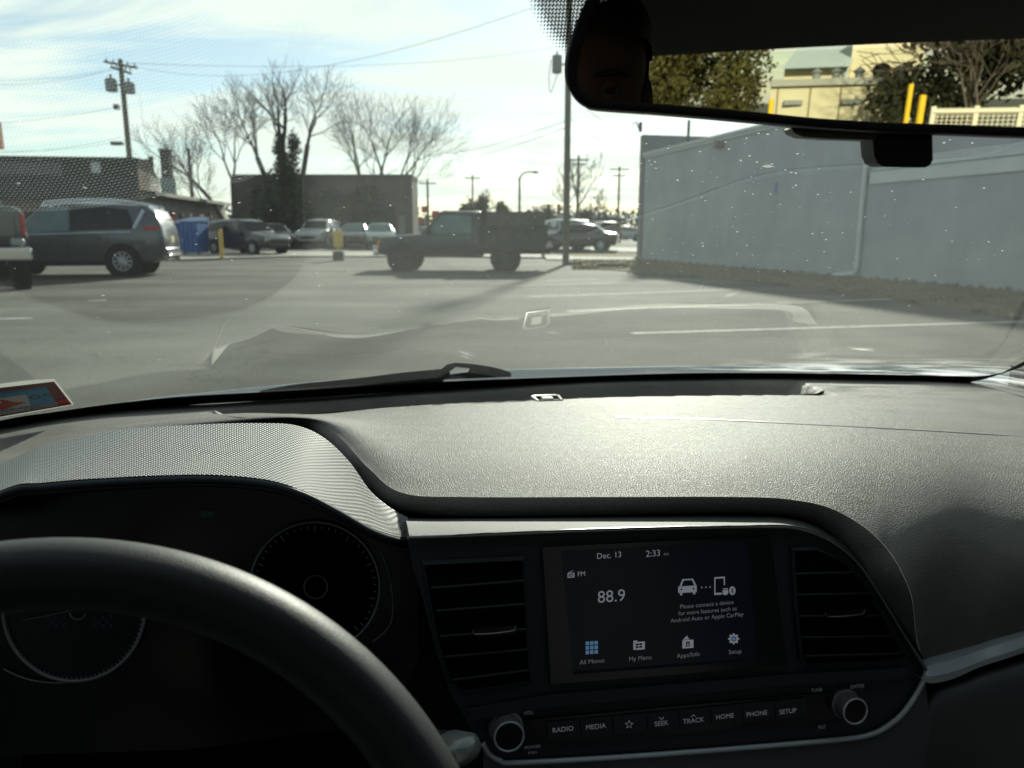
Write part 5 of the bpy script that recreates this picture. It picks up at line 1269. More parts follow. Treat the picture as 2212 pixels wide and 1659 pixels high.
fpanel('window', r0_, r1_, .60, .66, 1.0, 2.6, m_glassd, rst, .05)
# gable end and long wing running away
g0, g1 = gnd(312, 46), gnd(492, 66)
mb = MB(); apx = P_y(322, 356, 48); e1_, e2_ = P_y(296, 420, 46), P_y(344, 388, 50)
mb.poly([Vector((e1_.x, e1_.y, 0)), e1_, P_y(300, 345, 46.3), P_y(318, 343, 46.6), e2_, Vector((e2_.x, e2_.y, 0))], Vector((-.5, .35, 0))); mb.build('gable_wall', mat('gable_board', (.30, .29, .26), .8, var=.15), rst, smooth=False)
wg = thing('long_low_wing', 'long low wing with shallow roof and windows behind the blue dumpsters', 'building', g0.lerp(g1, .5))
mb = MB(); facebox(mb, g0, g1, 0, P_y(400, 428, 55).z, 8); mb.build('wall', mat('wing_wall', (.26, .25, .22), .85, col2=(.36, .35, .31), vscale=1.5), wg, smooth=False)
dg_ = (g1 - g0).normalized(); ng = Vector((dg_.y, -dg_.x, 0)); ng = ng if ng.dot(g0 - EYE) < 0 else -ng
zwe = P_y(400, 428, 55).z
mb = MB(); mb.grid([[p + ng * .9 + UP * (zwe - .22 - p.z) for p in (g0, g1)], [p + ng * .9 + UP * (zwe - p.z) for p in (g0, g1)], [p - ng * 4 + UP * (zwe + .42 - p.z) for p in (g0, g1)], [p - ng * 9 + UP * (zwe + .3 - p.z) for p in (g0, g1)]]); mb.build('roof', mat('wing_roof', (.34, .33, .29), .85, var=.12), wg)
for i in range(7): fpanel('window', g0, g1, .10 + i * .125, .16 + i * .125, 1.2, 2.5, m_glassd, wg, .03)
fpanel('door', g0, g1, .27, .305, .3, 2.5, mat('red_door', (.42, .06, .04), .6, var=.1), wg, .06)
# chimney
ch = gnd(374, 58); cz = P_y(372, 326, 58).z; c1z = P_y(374, 385, 58).z
chm = thing('chimney_stack', 'square dark brick chimney on a pale base above the low wing roof', 'chimney', Vector((ch.x, ch.y, 2.5)))
mb = MB(); mb.box((ch.x, ch.y, (cz + c1z) / 2), (.62, .62, cz - c1z)); mb.build('chimney_shaft', mat('chimney_brick', (.05, .04, .04), .9, var=.2), chm, smooth=False)
mb = MB(); mb.box((ch.x, ch.y, (2.5 + c1z) / 2), (.80, .80, c1z - 2.5)); mb.build('chimney_base', mat('chimney_base', (.18, .24, .25), .8, var=.1), chm, smooth=False)
MB().box((ch.x, ch.y, cz + .06), (.74, .74, .14)).build('chimney_cap', MAT['lamp_dark'], chm, smooth=False)
p = P_y(326, 352, 50); MB().tube([Vector((p.x, p.y, 3.5)), Vector((p.x, p.y, P_y(326, 338, 50).z))], .16, 10).build('flue', mat('flue_dark', (.06, .05, .05), .8, var=.1), rst)
# pole sign at the far left edge
sg = P_y(2, 470, 30); sgb = Vector((sg.x - .06, sg.y, 0))
psn = thing('pole_sign', 'tall brown sign on a white post at the left edge', 'sign', sgb)
MB().tube([sgb, Vector((sgb.x - .05, sgb.y, P_y(0, 322, 30).z))], .07, 10).build('sign_post', mat('white_post', (.62, .64, .62), .6, var=.05), psn)
a = P_y(-160, 322, 30); b_ = P_y(6, 322, 30); c = P_y(6, 262, 30)
MB().box(((a.x + b_.x) / 2, 30, (b_.z + c.z) / 2), (b_.x - a.x, .25, c.z - b_.z)).build('sign_panel', mat('brown_sign', (.33, .14, .08), .7, var=.1), psn, bevel=.02)
# distant shops beyond the road
for (x0, x1, yt, Y, m_, nm, lb) in ((1170, 1330, 468, 120, mat('far_blue_grey', (.30, .33, .37), .8, var=.06), 'shop_building', 'pale blue grey shop building far beyond the road'),
                          (1290, 1342, 474, 108, mat('far_red_brick', (.30, .11, .08), .85, var=.15), 'shop_building', 'red brick shop far beyond the road left of the grey building'),
                          (1196, 1300, 486, 105, mat('far_red_awning', (.25, .12, .10), .85, var=.15), 'shop_building', 'low dull red shopfront behind the parked cars'),
                          (905, 985, 492, 120, mat('far_tan', (.32, .30, .26), .85, var=.08), 'shop_building', 'low tan building seen over the dump truck windscreen')):
    a, b_ = gnd(x0, Y), gnd(x1, Y); z_ = P_y((x0 + x1) / 2, yt, Y).z
    sh_ = thing(nm, lb, 'building', a.lerp(b_, .5)); mb = MB(); facebox(mb, a, b_, 0, z_, 14); mb.build('wall', m_, sh_, smooth=False)
    fpanel('roof_edge', a, b_, -.01, 1.01, z_ - .1, z_ + .25, MAT['white_gutter'] if Y > 110 else MAT['lamp_dark'], sh_, .15, 14.3)
    for k in range(4): fpanel('window', a, b_, .08 + k * .23, .22 + k * .23, .9, min(z_ - .7, 2.6), m_glassd, sh_, .05)
for px, py, Y, c_, lb in ((918, 452, 100, (.5, .05, .03), 'small red sign above the square building corner'), (941, 463, 62, (.5, .05, .03), 'small red sign just above the dump truck windscreen'), (905, 476, 100, (.45, .05, .04), 'red sign low beside the square building')):
    p = P_y(px, py, Y); q = Vector((p.x, p.y, gz(p.x, p.y))); s_ = thing('roadside_sign', lb, 'sign', q, group='far red signs')
    MB().tube([q, p], .06, 8).build('sign_post', m_galv, s_); MB().box(p, (.9 if Y > 80 else .6, .12, .8 if Y > 80 else .55)).build('sign_panel', mat('sign_red%d' % px, c_, .6, var=.1), s_, bevel=.02)

# ================================================================ small things on the lot
m_yel = mat('yellow_paint', (.62, .42, .08), .6, col2=(.70, .50, .13), vscale=6)
def bollard(loc, h, r, label, m=m_yel, grp=None, lean=0):
    th_ = thing('bollard', label, 'bollard', loc, group=grp)
    tp_ = loc + UP * h + CR * lean
    MB().tube([loc - UP * .05, tp_, tp_ + UP * r * .5], [r, r, r * .5], 14).build('bollard_post', m, th_)
    MB().lathe(loc, UP, [(r * 2.0, 0), (r * 1.9, .04), (r * 1.05, .05)], 14).build('bollard_foot', m_conc, th_)
bollard(G(480, 560), 1.22, .085, 'yellow bollard between the grey sport utility vehicle and the parked dark cars')
ysb = G(732, 563); ys_ = thing('yellow_post_sign', 'yellow rounded sign board on a short dark weighted block in the lot', 'sign', ysb)
Ys = ysb.y; zz_ = lambda py: P_y(732, py, Ys).z
MB().box((ysb.x, Ys, zz_(553)), (.42, .35, zz_(543) - zz_(563))).build('weight_block', mat('block_dark', (.05, .05, .045), .8, var=.1), ys_, bevel=.03)
MB().tube([ysb, Vector((ysb.x, Ys, zz_(520)))], .05, 8).build('sign_post', m_yel, ys_)
MB().box((ysb.x, Ys, zz_(517)), (.40, .12, zz_(499) - zz_(535))).build('sign_board', m_yel, ys_, bevel=.06)
ws = G(1322, 578); wst = thing('wheel_stop', 'dark worn rubber wheel stop on the dry verge', 'wheel stop', ws)
MB().box(ws + UP * .07, (1.0, .18, .15)).build('stop_bar', mat('stop_dark', (.035, .035, .03), .8, var=.15), wst, bevel=.03)
ws = G(1240, 573); wst = thing('wheel_stop', 'short dark wheel stop at the foot of the middle pole', 'wheel stop', ws)
MB().box(ws + UP * .06, (.6, .16, .12)).build('stop_bar', MAT['stop_dark'], wst, bevel=.03)
def dumpster(px0, px1, pyb, pyt, Y, label, m):
    a, b_ = gnd(px0, Y), gnd(px1, Y); h = P_y(px0, pyt, Y).z; c = (a + b_) / 2; wd = b_.x - a.x
    th_ = thing('dumpster', label, 'dumpster', Vector((c.x, c.y, a.z)), group='blue dumpsters by the low wing')
    mb = MB(); z0 = a.z + .12; z1 = h - .1
    fr = [Vector((c.x + sx * wd / 2 * k, c.y + sy * .7, z)) for z, k in ((z0, .92), (z1, 1.0)) for sx, sy in ((-1, -1), (1, -1), (1, 1), (-1, 1))]
    mb.add(fr, [(0, 1, 5, 4), (1, 2, 6, 5), (2, 3, 7, 6), (3, 0, 4, 7), (3, 2, 1, 0), (4, 5, 6, 7)]); mb.build('bin_body', m, th_, smooth=False, bevel=.03)
    mb = MB(); mb.poly([Vector((c.x - wd / 2 - .04, c.y - .78, z1)), Vector((c.x - wd / 2 - .04, c.y + .75, z1 + .22)), Vector((c.x - wd / 2 - .04, c.y + .75, z1))], Vector((wd + .08, 0, 0))); mb.build('bin_lid', mat('lid_blue', (.05, .11, .26), .5, var=.1), th_, smooth=False)
    for k in (-.36, -.12, .12, .36): MB().box((c.x + wd * k, c.y - .73, (z0 + z1) / 2), (.08, .06, (z1 - z0) * .9)).build('bin_rib', m, th_)
    for sx in (-.4, .4): MB().lathe(Vector((c.x + sx * wd, c.y - .5, a.z + .07)), Vector((1, 0, 0)), [(.001, -.03), (.07, -.03), (.07, .03), (.001, .03)], 10).build('caster', MAT['stop_dark'], th_)
m_bin = mat('bin_blue', (.03, .10, .30), .5, col2=(.05, .14, .38), vscale=3)
dumpster(384, 408, 0, 478, 40, 'narrower blue dumpster close behind the grey sport utility vehicle', m_bin)
dumpster(404, 440, 0, 474, 37, 'wider blue dumpster, right one of the pair', m_bin)
# ================================================================ vehicles (local +X is the front, z up)
m_tyre = mat('tyre_rubber', (.012, .012, .013), .85, var=.2)
m_rimm = mat('alloy_rim', (.50, .52, .54), .35, metal=.3, var=.04)
m_arch = mat('arch_black', (.006, .006, .007), .9, var=.1)
m_cgl = mat('car_glass', (.008, .010, .012), .10, spec=.35, var=.05)
m_cgl2 = mat('car_glass_pale', (.10, .16, .16), .10, spec=.7, var=.15, vscale=2)
m_lampr = mat('tail_red', (.40, .02, .02), .25, spec=.6, var=.05)
m_lampw = mat('lamp_clear', (.55, .56, .55), .15, spec=.8, var=.05)
m_plate = mat('plate_cream', (.62, .55, .30), .5, var=.06)
def sec_at(S, x):
    for a, b_ in zip(S, S[1:]):
        if a[0] <= x <= b_[0]:
            t_ = (x - a[0]) / (b_[0] - a[0]); return [p + (q - p) * t_ for p, q in zip(a, b_)]
    return list(S[0] if x < S[0][0] else S[-1])
def sec_pts(s):
    x, zb, zl, zt, wl, wb, wt = s
    half = [(0, zb), (wl * .8, zb), (wl, zb + .07), (max(wl, wb) + .015, (zb + zl) * .5), (wb, zl)]
    if zt - zl > .03: half += [(wb * .35 + wt * .65, zl + (zt - zl) * .62), (wt, zt - .045), (wt * .86, zt), (0, zt + .012)]
    else: half += [(wb * .985, zl + .004), (wb * .93, zl + .015), (wb * .8, zl + .022), (0, zl + .03)]
    return [Vector((x, y, z)) for y, z in half], [Vector((x, -y, z)) for y, z in reversed(half[1:-1])]
def side_pt(S, x, f, out=.006, sgn=1):
    x_, zb, zl, zt, wl, wb, wt = sec_at(S, x)
    y = wb + (wt - wb) * f; z = zl + (zt - .045 - zl) * f
    return Vector((x, sgn * (y + out), z))
def vehicle(name, label, cat, S, wheels, mp, loc, rot, wins, ends, r=.34, tw=.22, grp=None, scale=1.0, extra=None, rim=m_rimm, glass=m_cgl):
    """S: sections; wheels: x list; wins: side windows [(x, f0, f1)...] polygons; ends: glass panels (x0, x1) between sections"""
    th_ = thing(name, label, cat, loc, rot, grp, local=True); th_.scale = (scale,) * 3
    xs_ = []
    for a, b_ in zip(S, S[1:]):
        n = max(1, int((b_[0] - a[0]) / .25)); xs_ += [a[0] + (b_[0] - a[0]) * i / n for i in range(n)]
    xs_.append(S[-1][0])
    rows = []
    for x in xs_:
        h, g = sec_pts(sec_at(S, x)); rows.append(h + g)
    mb = MB(); mb.grid(rows, True); n = len(rows[0])
    mb.f.append(tuple(reversed(range(n)))); mb.f.append(tuple((len(rows) - 1) * n + j for j in range(n)))
    body = mb.build('body', mp, th_, angle=40)
    for wpoly in wins:
        cols, gm_ = wpoly if isinstance(wpoly, tuple) else (wpoly, glass)
        for sg_ in (1, -1):
            mb = MB(); R_ = [[side_pt(S, x, f0 + (f1 - f0) * k / 3, .007, sg_) for k in range(4)] for x, f0, f1 in cols]; mb.grid(R_); mb.build('side_window', gm_, th_, angle=180)
    for x0, x1, nm in ends:
        a, b_ = sec_at(S, x0), sec_at(S, x1)
        def ep(s, w_, up_): 
            top = s[3] if s[3] - s[2] > .03 else s[2] + .02
            ww = (s[6] if s[3] - s[2] > .03 else s[5] * .95) * .88
            return Vector((s[0], w_ * ww, top + .015))
        n_ = Vector((-(ep(b_, 0, 0).z - ep(a, 0, 0).z), 0, (b_[0] - a[0]))).normalized(); n_ = n_ if n_.z > 0 else -n_
        mb = MB(); mb.grid([[ep(a, k / 4, 0) + n_ * .006 for k in range(-4, 5)], [ep(b_, k / 4, 0) + n_ * .006 for k in range(-4, 5)]]); mb.build(nm, glass, th_, angle=180)
    for x in wheels:
        s = sec_at(S, x); hw = max(s[4], s[5])
        for sg_ in (1, -1):
            MB().lathe(Vector((x, sg_ * (hw - .10), r)), Vector((0, sg_, 0)), [(.001, .128), (r * 1.17, .128), (r * 1.2, .0)], 28).build('wheel_arch', m_arch, th_)
            yb = hw - tw + .045
            tyre = MB().lathe(Vector((x, sg_ * yb, r)), Vector((0, sg_, 0)), [(r * .62, tw * .96), (r * .66, tw), (r * .93, tw * .98), (r, tw * .85), (r, .03), (r * .9, 0), (.001, 0)], 32).build('wheel', m_tyre, th_)
            mb = MB(); c = Vector((x, sg_ * (yb + tw), r))
            mb.lathe(c, Vector((0, sg_, 0)), [(r * .64, -.02), (r * .62, .004), (r * .57, .0), (r * .55, -.05)], 28)
            for k in range(10):
                a = 2 * pi * k / 10; mb.tube([c - Vector((0, sg_ * .012, 0)), c + Vector((r * .57 * cos(a), -sg_ * .01, r * .57 * sin(a)))], [.035, .022], 6)
            mb.lathe(c - Vector((0, sg_ * .06, 0)), Vector((0, sg_, 0)), [(r * .56, 0), (.001, 0)], 20)
            mb.build('rim', rim, tyre)
    if extra: extra(th_, S)
    return th_
def vb(name, m, par, c, d, bevel=.015, **kw): return MB().box(c, d).build(name, m, par, bevel=bevel, smooth=True, **kw)

# ---- dump truck, facing left, side on
m_navy = mat('dull_navy_paint', (.022, .029, .046), .42, coat=.3, var=.12, vscale=1.5)
m_bed = mat('dark_bed_steel', (.022, .024, .028), .7, var=.2, vscale=2)
m_bedg = mat('grey_bed_board', (.075, .078, .072), .85, var=.15, vscale=2)
T_S = [(-1.10, .52, 1.13, 1.15, .80, .93, .9), (-1.05, .45, 1.13, 1.80, .85, .94, .74), (-.98, .45, 1.13, 1.84, .9, .95, .74), (.05, .45, 1.13, 1.86, .9, .96, .73), (.22, .45, 1.13, 1.84, .9, .96, .72),
       (.80, .45, 1.12, 1.14, .9, .96, .9), (1.1, .48, 1.11, 1.12, .9, .96, .9), (1.95, .48, 1.05, 1.06, .9, .94, .9), (2.12, .5, 1.02, 1.03, .88, .92, .88), (2.16, .55, .98, .99, .86, .90, .86)]
def truck_extra(t_, S):
    y = .97
    bf = vb('bed_floor', m_bed, t_, (-2.0, 0, .86), (2.05, 2.0, .14))
    for s in (-1, 1):
        sd_ = vb('bed_side', m_bed, t_, (-2.0, s * .98, 1.02), (2.05, .06, .70))
        vb('bed_rail', m_bed, sd_, (-2.0, s * 1.0, 1.36), (2.07, .09, .08))
        for k in range(5): vb('stake', m_bed, sd_, (-2.95 + k * .46, s * 1.02, 1.12), (.07, .05, .5))
        vb('upper_board', m_bedg, t_, (-2.02, s * .96, 1.60), (1.95, .04, .44))
    vb('headboard', m_bed, t_, (-1.12, 0, 1.42), (.16, 1.96, .98)); vb('tailgate', m_bed, t_, (-3.05, 0, 1.12), (.06, 1.96, .56))
    vb('chassis', m_arch, t_, (-1.0, 0, .62), (4.4, .9, .2)); vb('mudflap', m_arch, t_, (-2.98, .75, .62), (.03, .5, .5)); vb('mudflap', m_arch, t_, (-2.98, -.75, .62), (.03, .5, .5))
    bp_ = vb('front_bumper', m_chrome, t_, (2.24, 0, .60), (.16, 1.86, .22), .04)
    vb('grille', m_gloss, t_, (2.165, 0, .84), (.04, 1.2, .26))
    for s in (-1, 1):
        hl = vb('headlight', m_lampw, t_, (2.17, s * .72, .84), (.05, .26, .22)); vb('indicator', mat('amber_lamp', (.75, .20, .02), .4, spec=.4, var=.05), hl, (2.10, s * .90, .84), (.16, .06, .24))
        vb('door_mirror', m_arch, t_, (.55, s * 1.10, 1.25), (.10, .16, .24)); vb('door_handle', m_chrome, t_, (-.62, s * .985, 1.02), (.14, .03, .03))
        MB().tube([Vector((.62, s * .975, 1.1)), Vector((.62, s * .975, .5))], .008, 4).build('door_gap', m_arch, t_); MB().tube([Vector((-.78, s * .985, 1.1)), Vector((-.78, s * .985, .5))], .008, 4).build('door_gap', m_arch, t_)
tl = G(868, 584); tr2 = G(1092, 584); Yt = 23.2
tx = P_y(868, 560, Yt).x; tx2 = P_y(1092, 560, Yt).x; wbase = tx2 - tx
vehicle('dump_truck', 'dull navy old pickup with a dark boarded dump bed driving left across the lot', 'truck', T_S, [1.42, -1.78], m_navy, (tx + 1.42 * wbase / 3.2, Yt + 1.0, 0), pi,
        [([(-.72, .06, .80), (-.4, .06, .86), (.0, .06, .86), (.22, .06, .84), (.62, .05, .30)], m_cgl2)], [(.26, .78, 'windscreen'), (-1.08, -1.06, 'rear_glass')], r=.40, tw=.26, extra=truck_extra, scale=wbase / 3.2, rim=m_bed)

# ---- grey sport utility vehicle, facing left and a little away
m_grafi = mat('graphite_paint', (.075, .086, .102), .34, metal=.3, coat=.8, var=.05)
S_S = [(-2.58, .55, .95, .97, .74, .86, .8), (-2.52, .42, 1.06, 1.30, .86, .92, .82), (-2.36, .36, 1.12, 1.66, .93, .96, .78), (-2.10, .32, 1.14, 1.82, .95, .97, .74), (-1.3, .30, 1.13, 1.86, .95, .98, .74), (-.2, .28, 1.10, 1.88, .95, .98, .74), (.45, .28, 1.08, 1.80, .95, .98, .72), (1.22, .28, 1.06, 1.10, .95, .97, .85), (1.7, .30, 1.02, 1.04, .94, .95, .85), (2.3, .34, .92, .94, .88, .88, .8), (2.52, .42, .75, .77, .7, .74, .7)]
def suv_extra(t_, S):
    for s in (-1, 1):
        MB().tube(spline([Vector((.35, s * .72, 1.80)), Vector((.25, s * .72, 1.87)), Vector((-.6, s * .73, 1.93)), Vector((-1.5, s * .73, 1.92)), Vector((-2.15, s * .72, 1.80)), Vector((-2.25, s * .72, 1.76))], 30), .035, 8).build('roof_rail', mat('rail_silver', (.62, .65, .70), .3, metal=.3, var=.03), t_, angle=180)
        MB().tube([side_pt(S, -1.86, .12, .012, s), side_pt(S, -2.10, .85, .012, s)], .045, 6).build('pillar_trim', m_silver, t_)
        tlp = MB().grid([[Vector((x, s * (.925 + o), z)) for x, o in ((-2.10, .045), (-2.36, .02), (-2.50, -.06))] for z in (1.17, 1.27)]).build('tail_lamp', m_lampr, t_)
        vb('door_mirror', mat('mirror_chrome_blue', (.35, .4, .5), .3, metal=.6, var=.05), t_, (.88, s * 1.08, 1.16), (.12, .18, .13), .03)
        for x in (-.95, .15): vb('door_handle', m_grafi, t_, (x, s * 1.0, .98), (.2, .04, .04))
        for x in (-1.20, -.22, .92): MB().tube([Vector((x, s * .995, 1.08)), Vector((x, s * .998, .70)), Vector((x, s * .965, .40))], .006, 4).build('door_gap', m_arch, t_)
        vb('sill', m_arch, t_, (-.1, s * .93, .34), (2.6, .10, .12))
        MB().tube([Vector((-2.50, s * .55, .42)), Vector((-2.62, s * .55, .42))], .05, 12).build('exhaust_tip', m_chrome, t_)
    for s in (-1, 1): MB().tube([side_pt(S, x, -.02, .014, s) for x in (-1.80, -1.2, -.5, .3, 1.0)], .016, 6).build('belt_trim', m_silver, t_)
    vb('rear_bumper', m_grafi, t_, (-2.55, 0, .62), (.12, 1.5, .22), .05); vb('number_plate', m_plate, t_, (-2.585, 0, .93), (.02, .34, .17)); vb('bumper_chrome', m_chrome, t_, (-2.62, 0, .53), (.03, 1.3, .04), .01)
sw = G(270, 597)
vehicle('sport_utility_vehicle', 'graphite grey sport utility vehicle with silver roof rails driving left', 'car', S_S, [-1.52, 1.52], m_grafi, (0, 0, 0), 0,
        [[(-1.88, .12, .20), (-2.02, .12, .86) if False else (-1.7, .10, .84), (-1.25, .08, .90), (-.3, .07, .92), (-.28, .07, .92)], ([(-.24, .07, .92), (.3, .07, .90), (.62, .07, .72), (1.0, .06, .3)], m_cgl2)],
        [(-2.46, -2.06, 'rear_glass'), (.5, 1.18, 'windscreen')], r=.39, tw=.24, extra=suv_extra)
so = [o for o in SC.objects if o.name == 'sport_utility_vehicle'][0]
ra = radians(191); ca_, sa_ = cos(ra), sin(ra)
# put the near rear wheel on its ground contact
lx, ly = -1.52, .97
wx, wy = lx * ca_ - ly * sa_, lx * sa_ + ly * ca_
lx2, ly2 = lx, .97
so.scale = (1.0, 1.04, 1.04); so.rotation_euler = (0, 0, ra); so.location = (sw.x - wx, sw.y - wy, 0)

# ---- dark green pickup at the left edge, seen from behind
m_green = mat('dark_green_paint', (.045, .062, .058), .30, coat=1.0, var=.08)
P_S = [(-2.62, .75, 1.02, 1.46, .90, .93, .90), (-2.58, .62, 1.02, 1.48, .94, .97, .92), (-1.2, .60, 1.02, 1.48, .95, .98, .93), (-.45, .55, 1.04, 1.49, .95, .98, .93), (-.42, .55, 1.10, 1.95, .95, .98, .78), (.9, .55, 1.10, 1.98, .95, .98, .76), (1.5, .55, 1.12, 1.22, .95, .97, .88), (2.6, .6, 1.08, 1.10, .92, .93, .88), (2.75, .65, .98, 1.0, .85, .88, .85)]
def pk_extra(t_, S):
    tg = vb('tailgate', m_green, t_, (-2.63, 0, 1.20), (.05, 1.60, .50), .02); vb('gate_handle', m_arch, tg, (-2.665, 0, 1.34), (.03, .24, .09))
    MB().lathe(Vector((-2.66, .35, 1.22)), Vector((-1, 0, 0)), [(.001, .01), (.10, .01), (.11, 0)], 20).build('gate_badge', mat('badge_grey', (.30, .36, .34), .4, metal=.4, var=.05), tg)
    vb('gate_top_bar', m_green, tg, (-2.64, 0, 1.45), (.09, 1.62, .05), .02)  # plain bar in the gate's own green paint
    for s in (-1, 1):
        vb('tail_lamp', m_lampr, t_, (-2.60, s * .915, 1.16), (.10, .07, .40), .02)
        vb('rear_bumper', m_chrome, t_, (-2.80, s * .67, .67), (.18, .62, .22), .03)
    vb('bumper_step', m_arch, t_, (-2.78, 0, .66), (.16, .72, .16), .02); vb('step_plate', m_chrome, t_, (-2.80, 0, .50), (.22, .62, .05), .015)
    vb('number_plate', m_plate, t_, (-2.885, .26, .66), (.02, .30, .16)); MB().tube([Vector((-2.8, 0, .50)), Vector((-3.0, 0, .50))], .03, 8).build('tow_hitch', m_arch, t_); MB().ball(Vector((-2.99, 0, .56)), .035).build('tow_ball', m_chrome, t_)
    vb('lower_panel', m_bed, t_, (-2.62, 0, .86), (.06, 1.8, .10))
    vb('side_tank', m_galv, t_, (-2.66, -.80, .86), (.12, .22, .16), .05)
gp = P_y(60, 560, 15.3)
vehicle('pickup_truck', 'dark green pickup seen from behind at the left edge, chrome bumper and red tail lamp', 'truck', P_S, [-1.75, 1.75], m_green, (0, 0, 0), 0,
        [[(-.38, .06, .9), (.25, .06, .9), (.85, .06, .88), (1.2, .05, .45)]], [(.95, 1.45, 'windscreen')], r=.40, tw=.27, extra=pk_extra)
po = SC.objects['pickup_truck']; ra = radians(129); ca_, sa_ = cos(ra), sin(ra)
lx, ly = -2.62, -.93; wx, wy = lx * ca_ - ly * sa_, lx * sa_ + ly * ca_
po.scale = (1.12,) * 3; lx *= 1.12; ly *= 1.12; wx, wy = lx * ca_ - ly * sa_, lx * sa_ + ly * ca_; po.rotation_euler = (0, 0, ra); po.location = (gp.x - wx, gp.y - wy, 0)

# ---- parked cars
CAR = [(-2.25, .5, .80, .82, .68, .76, .7), (-2.15, .32, .92, .94, .80, .86, .8), (-1.55, .26, .98, 1.02, .86, .88, .8), (-1.0, .24, .98, 1.36, .87, .88, .62), (-.3, .22, .97, 1.46, .87, .89, .60), (.35, .22, .95, 1.40, .87, .89, .60), (1.05, .22, .93, .96, .87, .88, .8), (1.9, .26, .82, .84, .83, .82, .75), (2.2, .36, .66, .68, .66, .70, .66)]
CUV = [(-2.2, .5, .95, .97, .72, .80, .76), (-2.12, .34, 1.02, 1.28, .84, .88, .76), (-1.9, .30, 1.06, 1.60, .88, .91, .70), (-1.0, .28, 1.05, 1.68, .9, .92, .68), (.1, .26, 1.02, 1.68, .9, .92, .68), (.5, .26, 1.02, 1.58, .9, .92, .67), (1.05, .26, 1.02, 1.08, .9, .91, .82), (1.95, .32, .92, .94, .85, .84, .78), (2.2, .42, .72, .74, .68, .72, .68)]
def lamps(t_, S):
    xf, xr = S[-1][0], S[0][0]; zf = S[-1][2]; zr_ = S[0][2]
    for s in (-1, 1):
        vb('headlight', m_lampw, t_, (xf - .10, s * .62, zf - .02), (.20, .30, .13), .03); vb('tail_lamp', m_lampr, t_, (xr + .08, s * .62, zr_ + .02), (.16, .30, .14), .03)
        vb('door_mirror', m_arch, t_, (.75, s * .98, 1.0), (.14, .16, .12), .03)
    vb('grille', m_gloss, t_, (xf - .02, 0, zf - .12), (.08, .9, .16), .02); vb('front_bumper', m_arch, t_, (xf + .0, 0, .36), (.10, 1.3, .12), .03)
w_car = [[(-1.35, .1, .35), (-.95, .08, .84), (-.32, .07, .9), (-.30, .07, .9)], [(-.24, .07, .9), (.3, .07, .88), (.80, .06, .3)]]
w_cuv = [[(-1.85, .1, .72), (-1.2, .08, .9), (-.32, .07, .9), (-.30, .07, .9)], [(-.24, .07, .9), (.3, .07, .88), (.80, .06, .35)]]
def paint(n, c, **k): return mat(n, c, .30, coat=1.0, var=.04, **k)
def park(kind, label, px, Y, rot, m, grp='cars parked beyond the lot', glass=m_cgl, scale=1.0):
    S, w_, e_ = (CAR, w_car, [(-1.5, -1.05, 'rear_glass'), (.40, 1.0, 'windscreen')]) if kind == 'car' else (CUV, w_cuv, [(-2.1, -1.93, 'rear_glass'), (.53, 1.0, 'windscreen')])
    return vehicle('parked_car', label, 'car', S, [-1.38, 1.38], m, tuple(gnd(px, Y)), radians(rot), w_, e_, r=.33, extra=lamps, grp=grp, glass=glass, scale=scale)
m_black = paint('black_paint', (.012, .014, .018)); m_white = paint('white_paint', (.62, .64, .64)); m_silvp = paint('silver_car_paint', (.35, .36, .36)); m_teal = paint('pale_teal_paint', (.22, .30, .29))
park('cuv', 'black parked car with a bright glint on its windscreen, under the leftmost bare tree', 536, 38, -32, m_black, scale=1.0)
park('car', 'dark parked car half hidden behind the black car near the ivy tree', 590, 46, -60, m_black)
park('cuv', 'pale silver parked car facing us between the ivy tree and the yellow sign', 692, 47, -95, m_silvp)
park('car', 'small dark parked car just right of the yellow sign', 768, 47, -85, m_black, glass=m_cgl2)
park('car', 'small pale teal parked car partly hidden by the truck bonnet', 822, 46, -80, m_teal, glass=m_cgl2)
park('cuv', 'white car crossing behind the dump truck bed left of the middle pole', 1196, 44, 180, m_white, 'cars beyond the middle pole', m_cgl2)
park('car', 'black saloon parked right behind the middle pole', 1246, 42, 168, m_black, 'cars beyond the middle pole')
park('car', 'silver car far behind the black saloon, right of the middle pole', 1268, 66, 175, m_silvp, 'cars beyond the middle pole')
park('cuv', 'dark car with red tail lamp far right of the middle pole', 1302, 62, 100, m_black, 'cars beyond the middle pole')
park('car', 'pale grey car farthest right beside the grey building corner', 1345, 74, 178, m_silvp, 'cars beyond the middle pole')
park('car', 'red car far off in the gap right of the far pole', 1325, 92, 180, paint('red_paint', (.35, .04, .03)), 'cars beyond the middle pole')
# ================================================================ BEHIND US (seen in the mirror)
def RB(px, py, dist): return reflect_pt(px, py, dist)
def base_of(px, dist, z=0.0):
    p = RB(px, 200, dist); return Vector((p.x, p.y, z))
rgb = random.Random(9)
# big evergreen
tb = base_of(1530, 9.0); hh = 4.2
ev = thing('evergreen_tree', 'big olive evergreen reflected in the left half of the mirror', 'tree', tb)
MB().tube([tb, tb + UP * .9], [.2, .15], 8).build('trunk', m_bark, ev)
wl_, wr_ = base_of(1330, 9.0), base_of(1692, 9.0); ww = (wr_ - wl_).length / 2; cc_ = (wl_ + wr_) / 2
mb = MB(); bl = []
for k in range(9):
    for j in range(5):
        s = k / 8; a = rgb.uniform(0, 2 * pi); wq = ww * (1.0 - .30 * (1 - s) ** 2)
        bl.append((cc_ + Vector((cos(a) * wq * .6, sin(a) * wq * .6, .6 + hh * s)), (wq * .48, wq * .48, .55)))
leafcloud(mb, bl, 70000, .032, rgb); mb.build('crown', mat('arborvitae_leaf', (.060, .058, .016), .75, col2=(.14, .13, .035), vscale=3), ev, smooth=False, fixn=False)
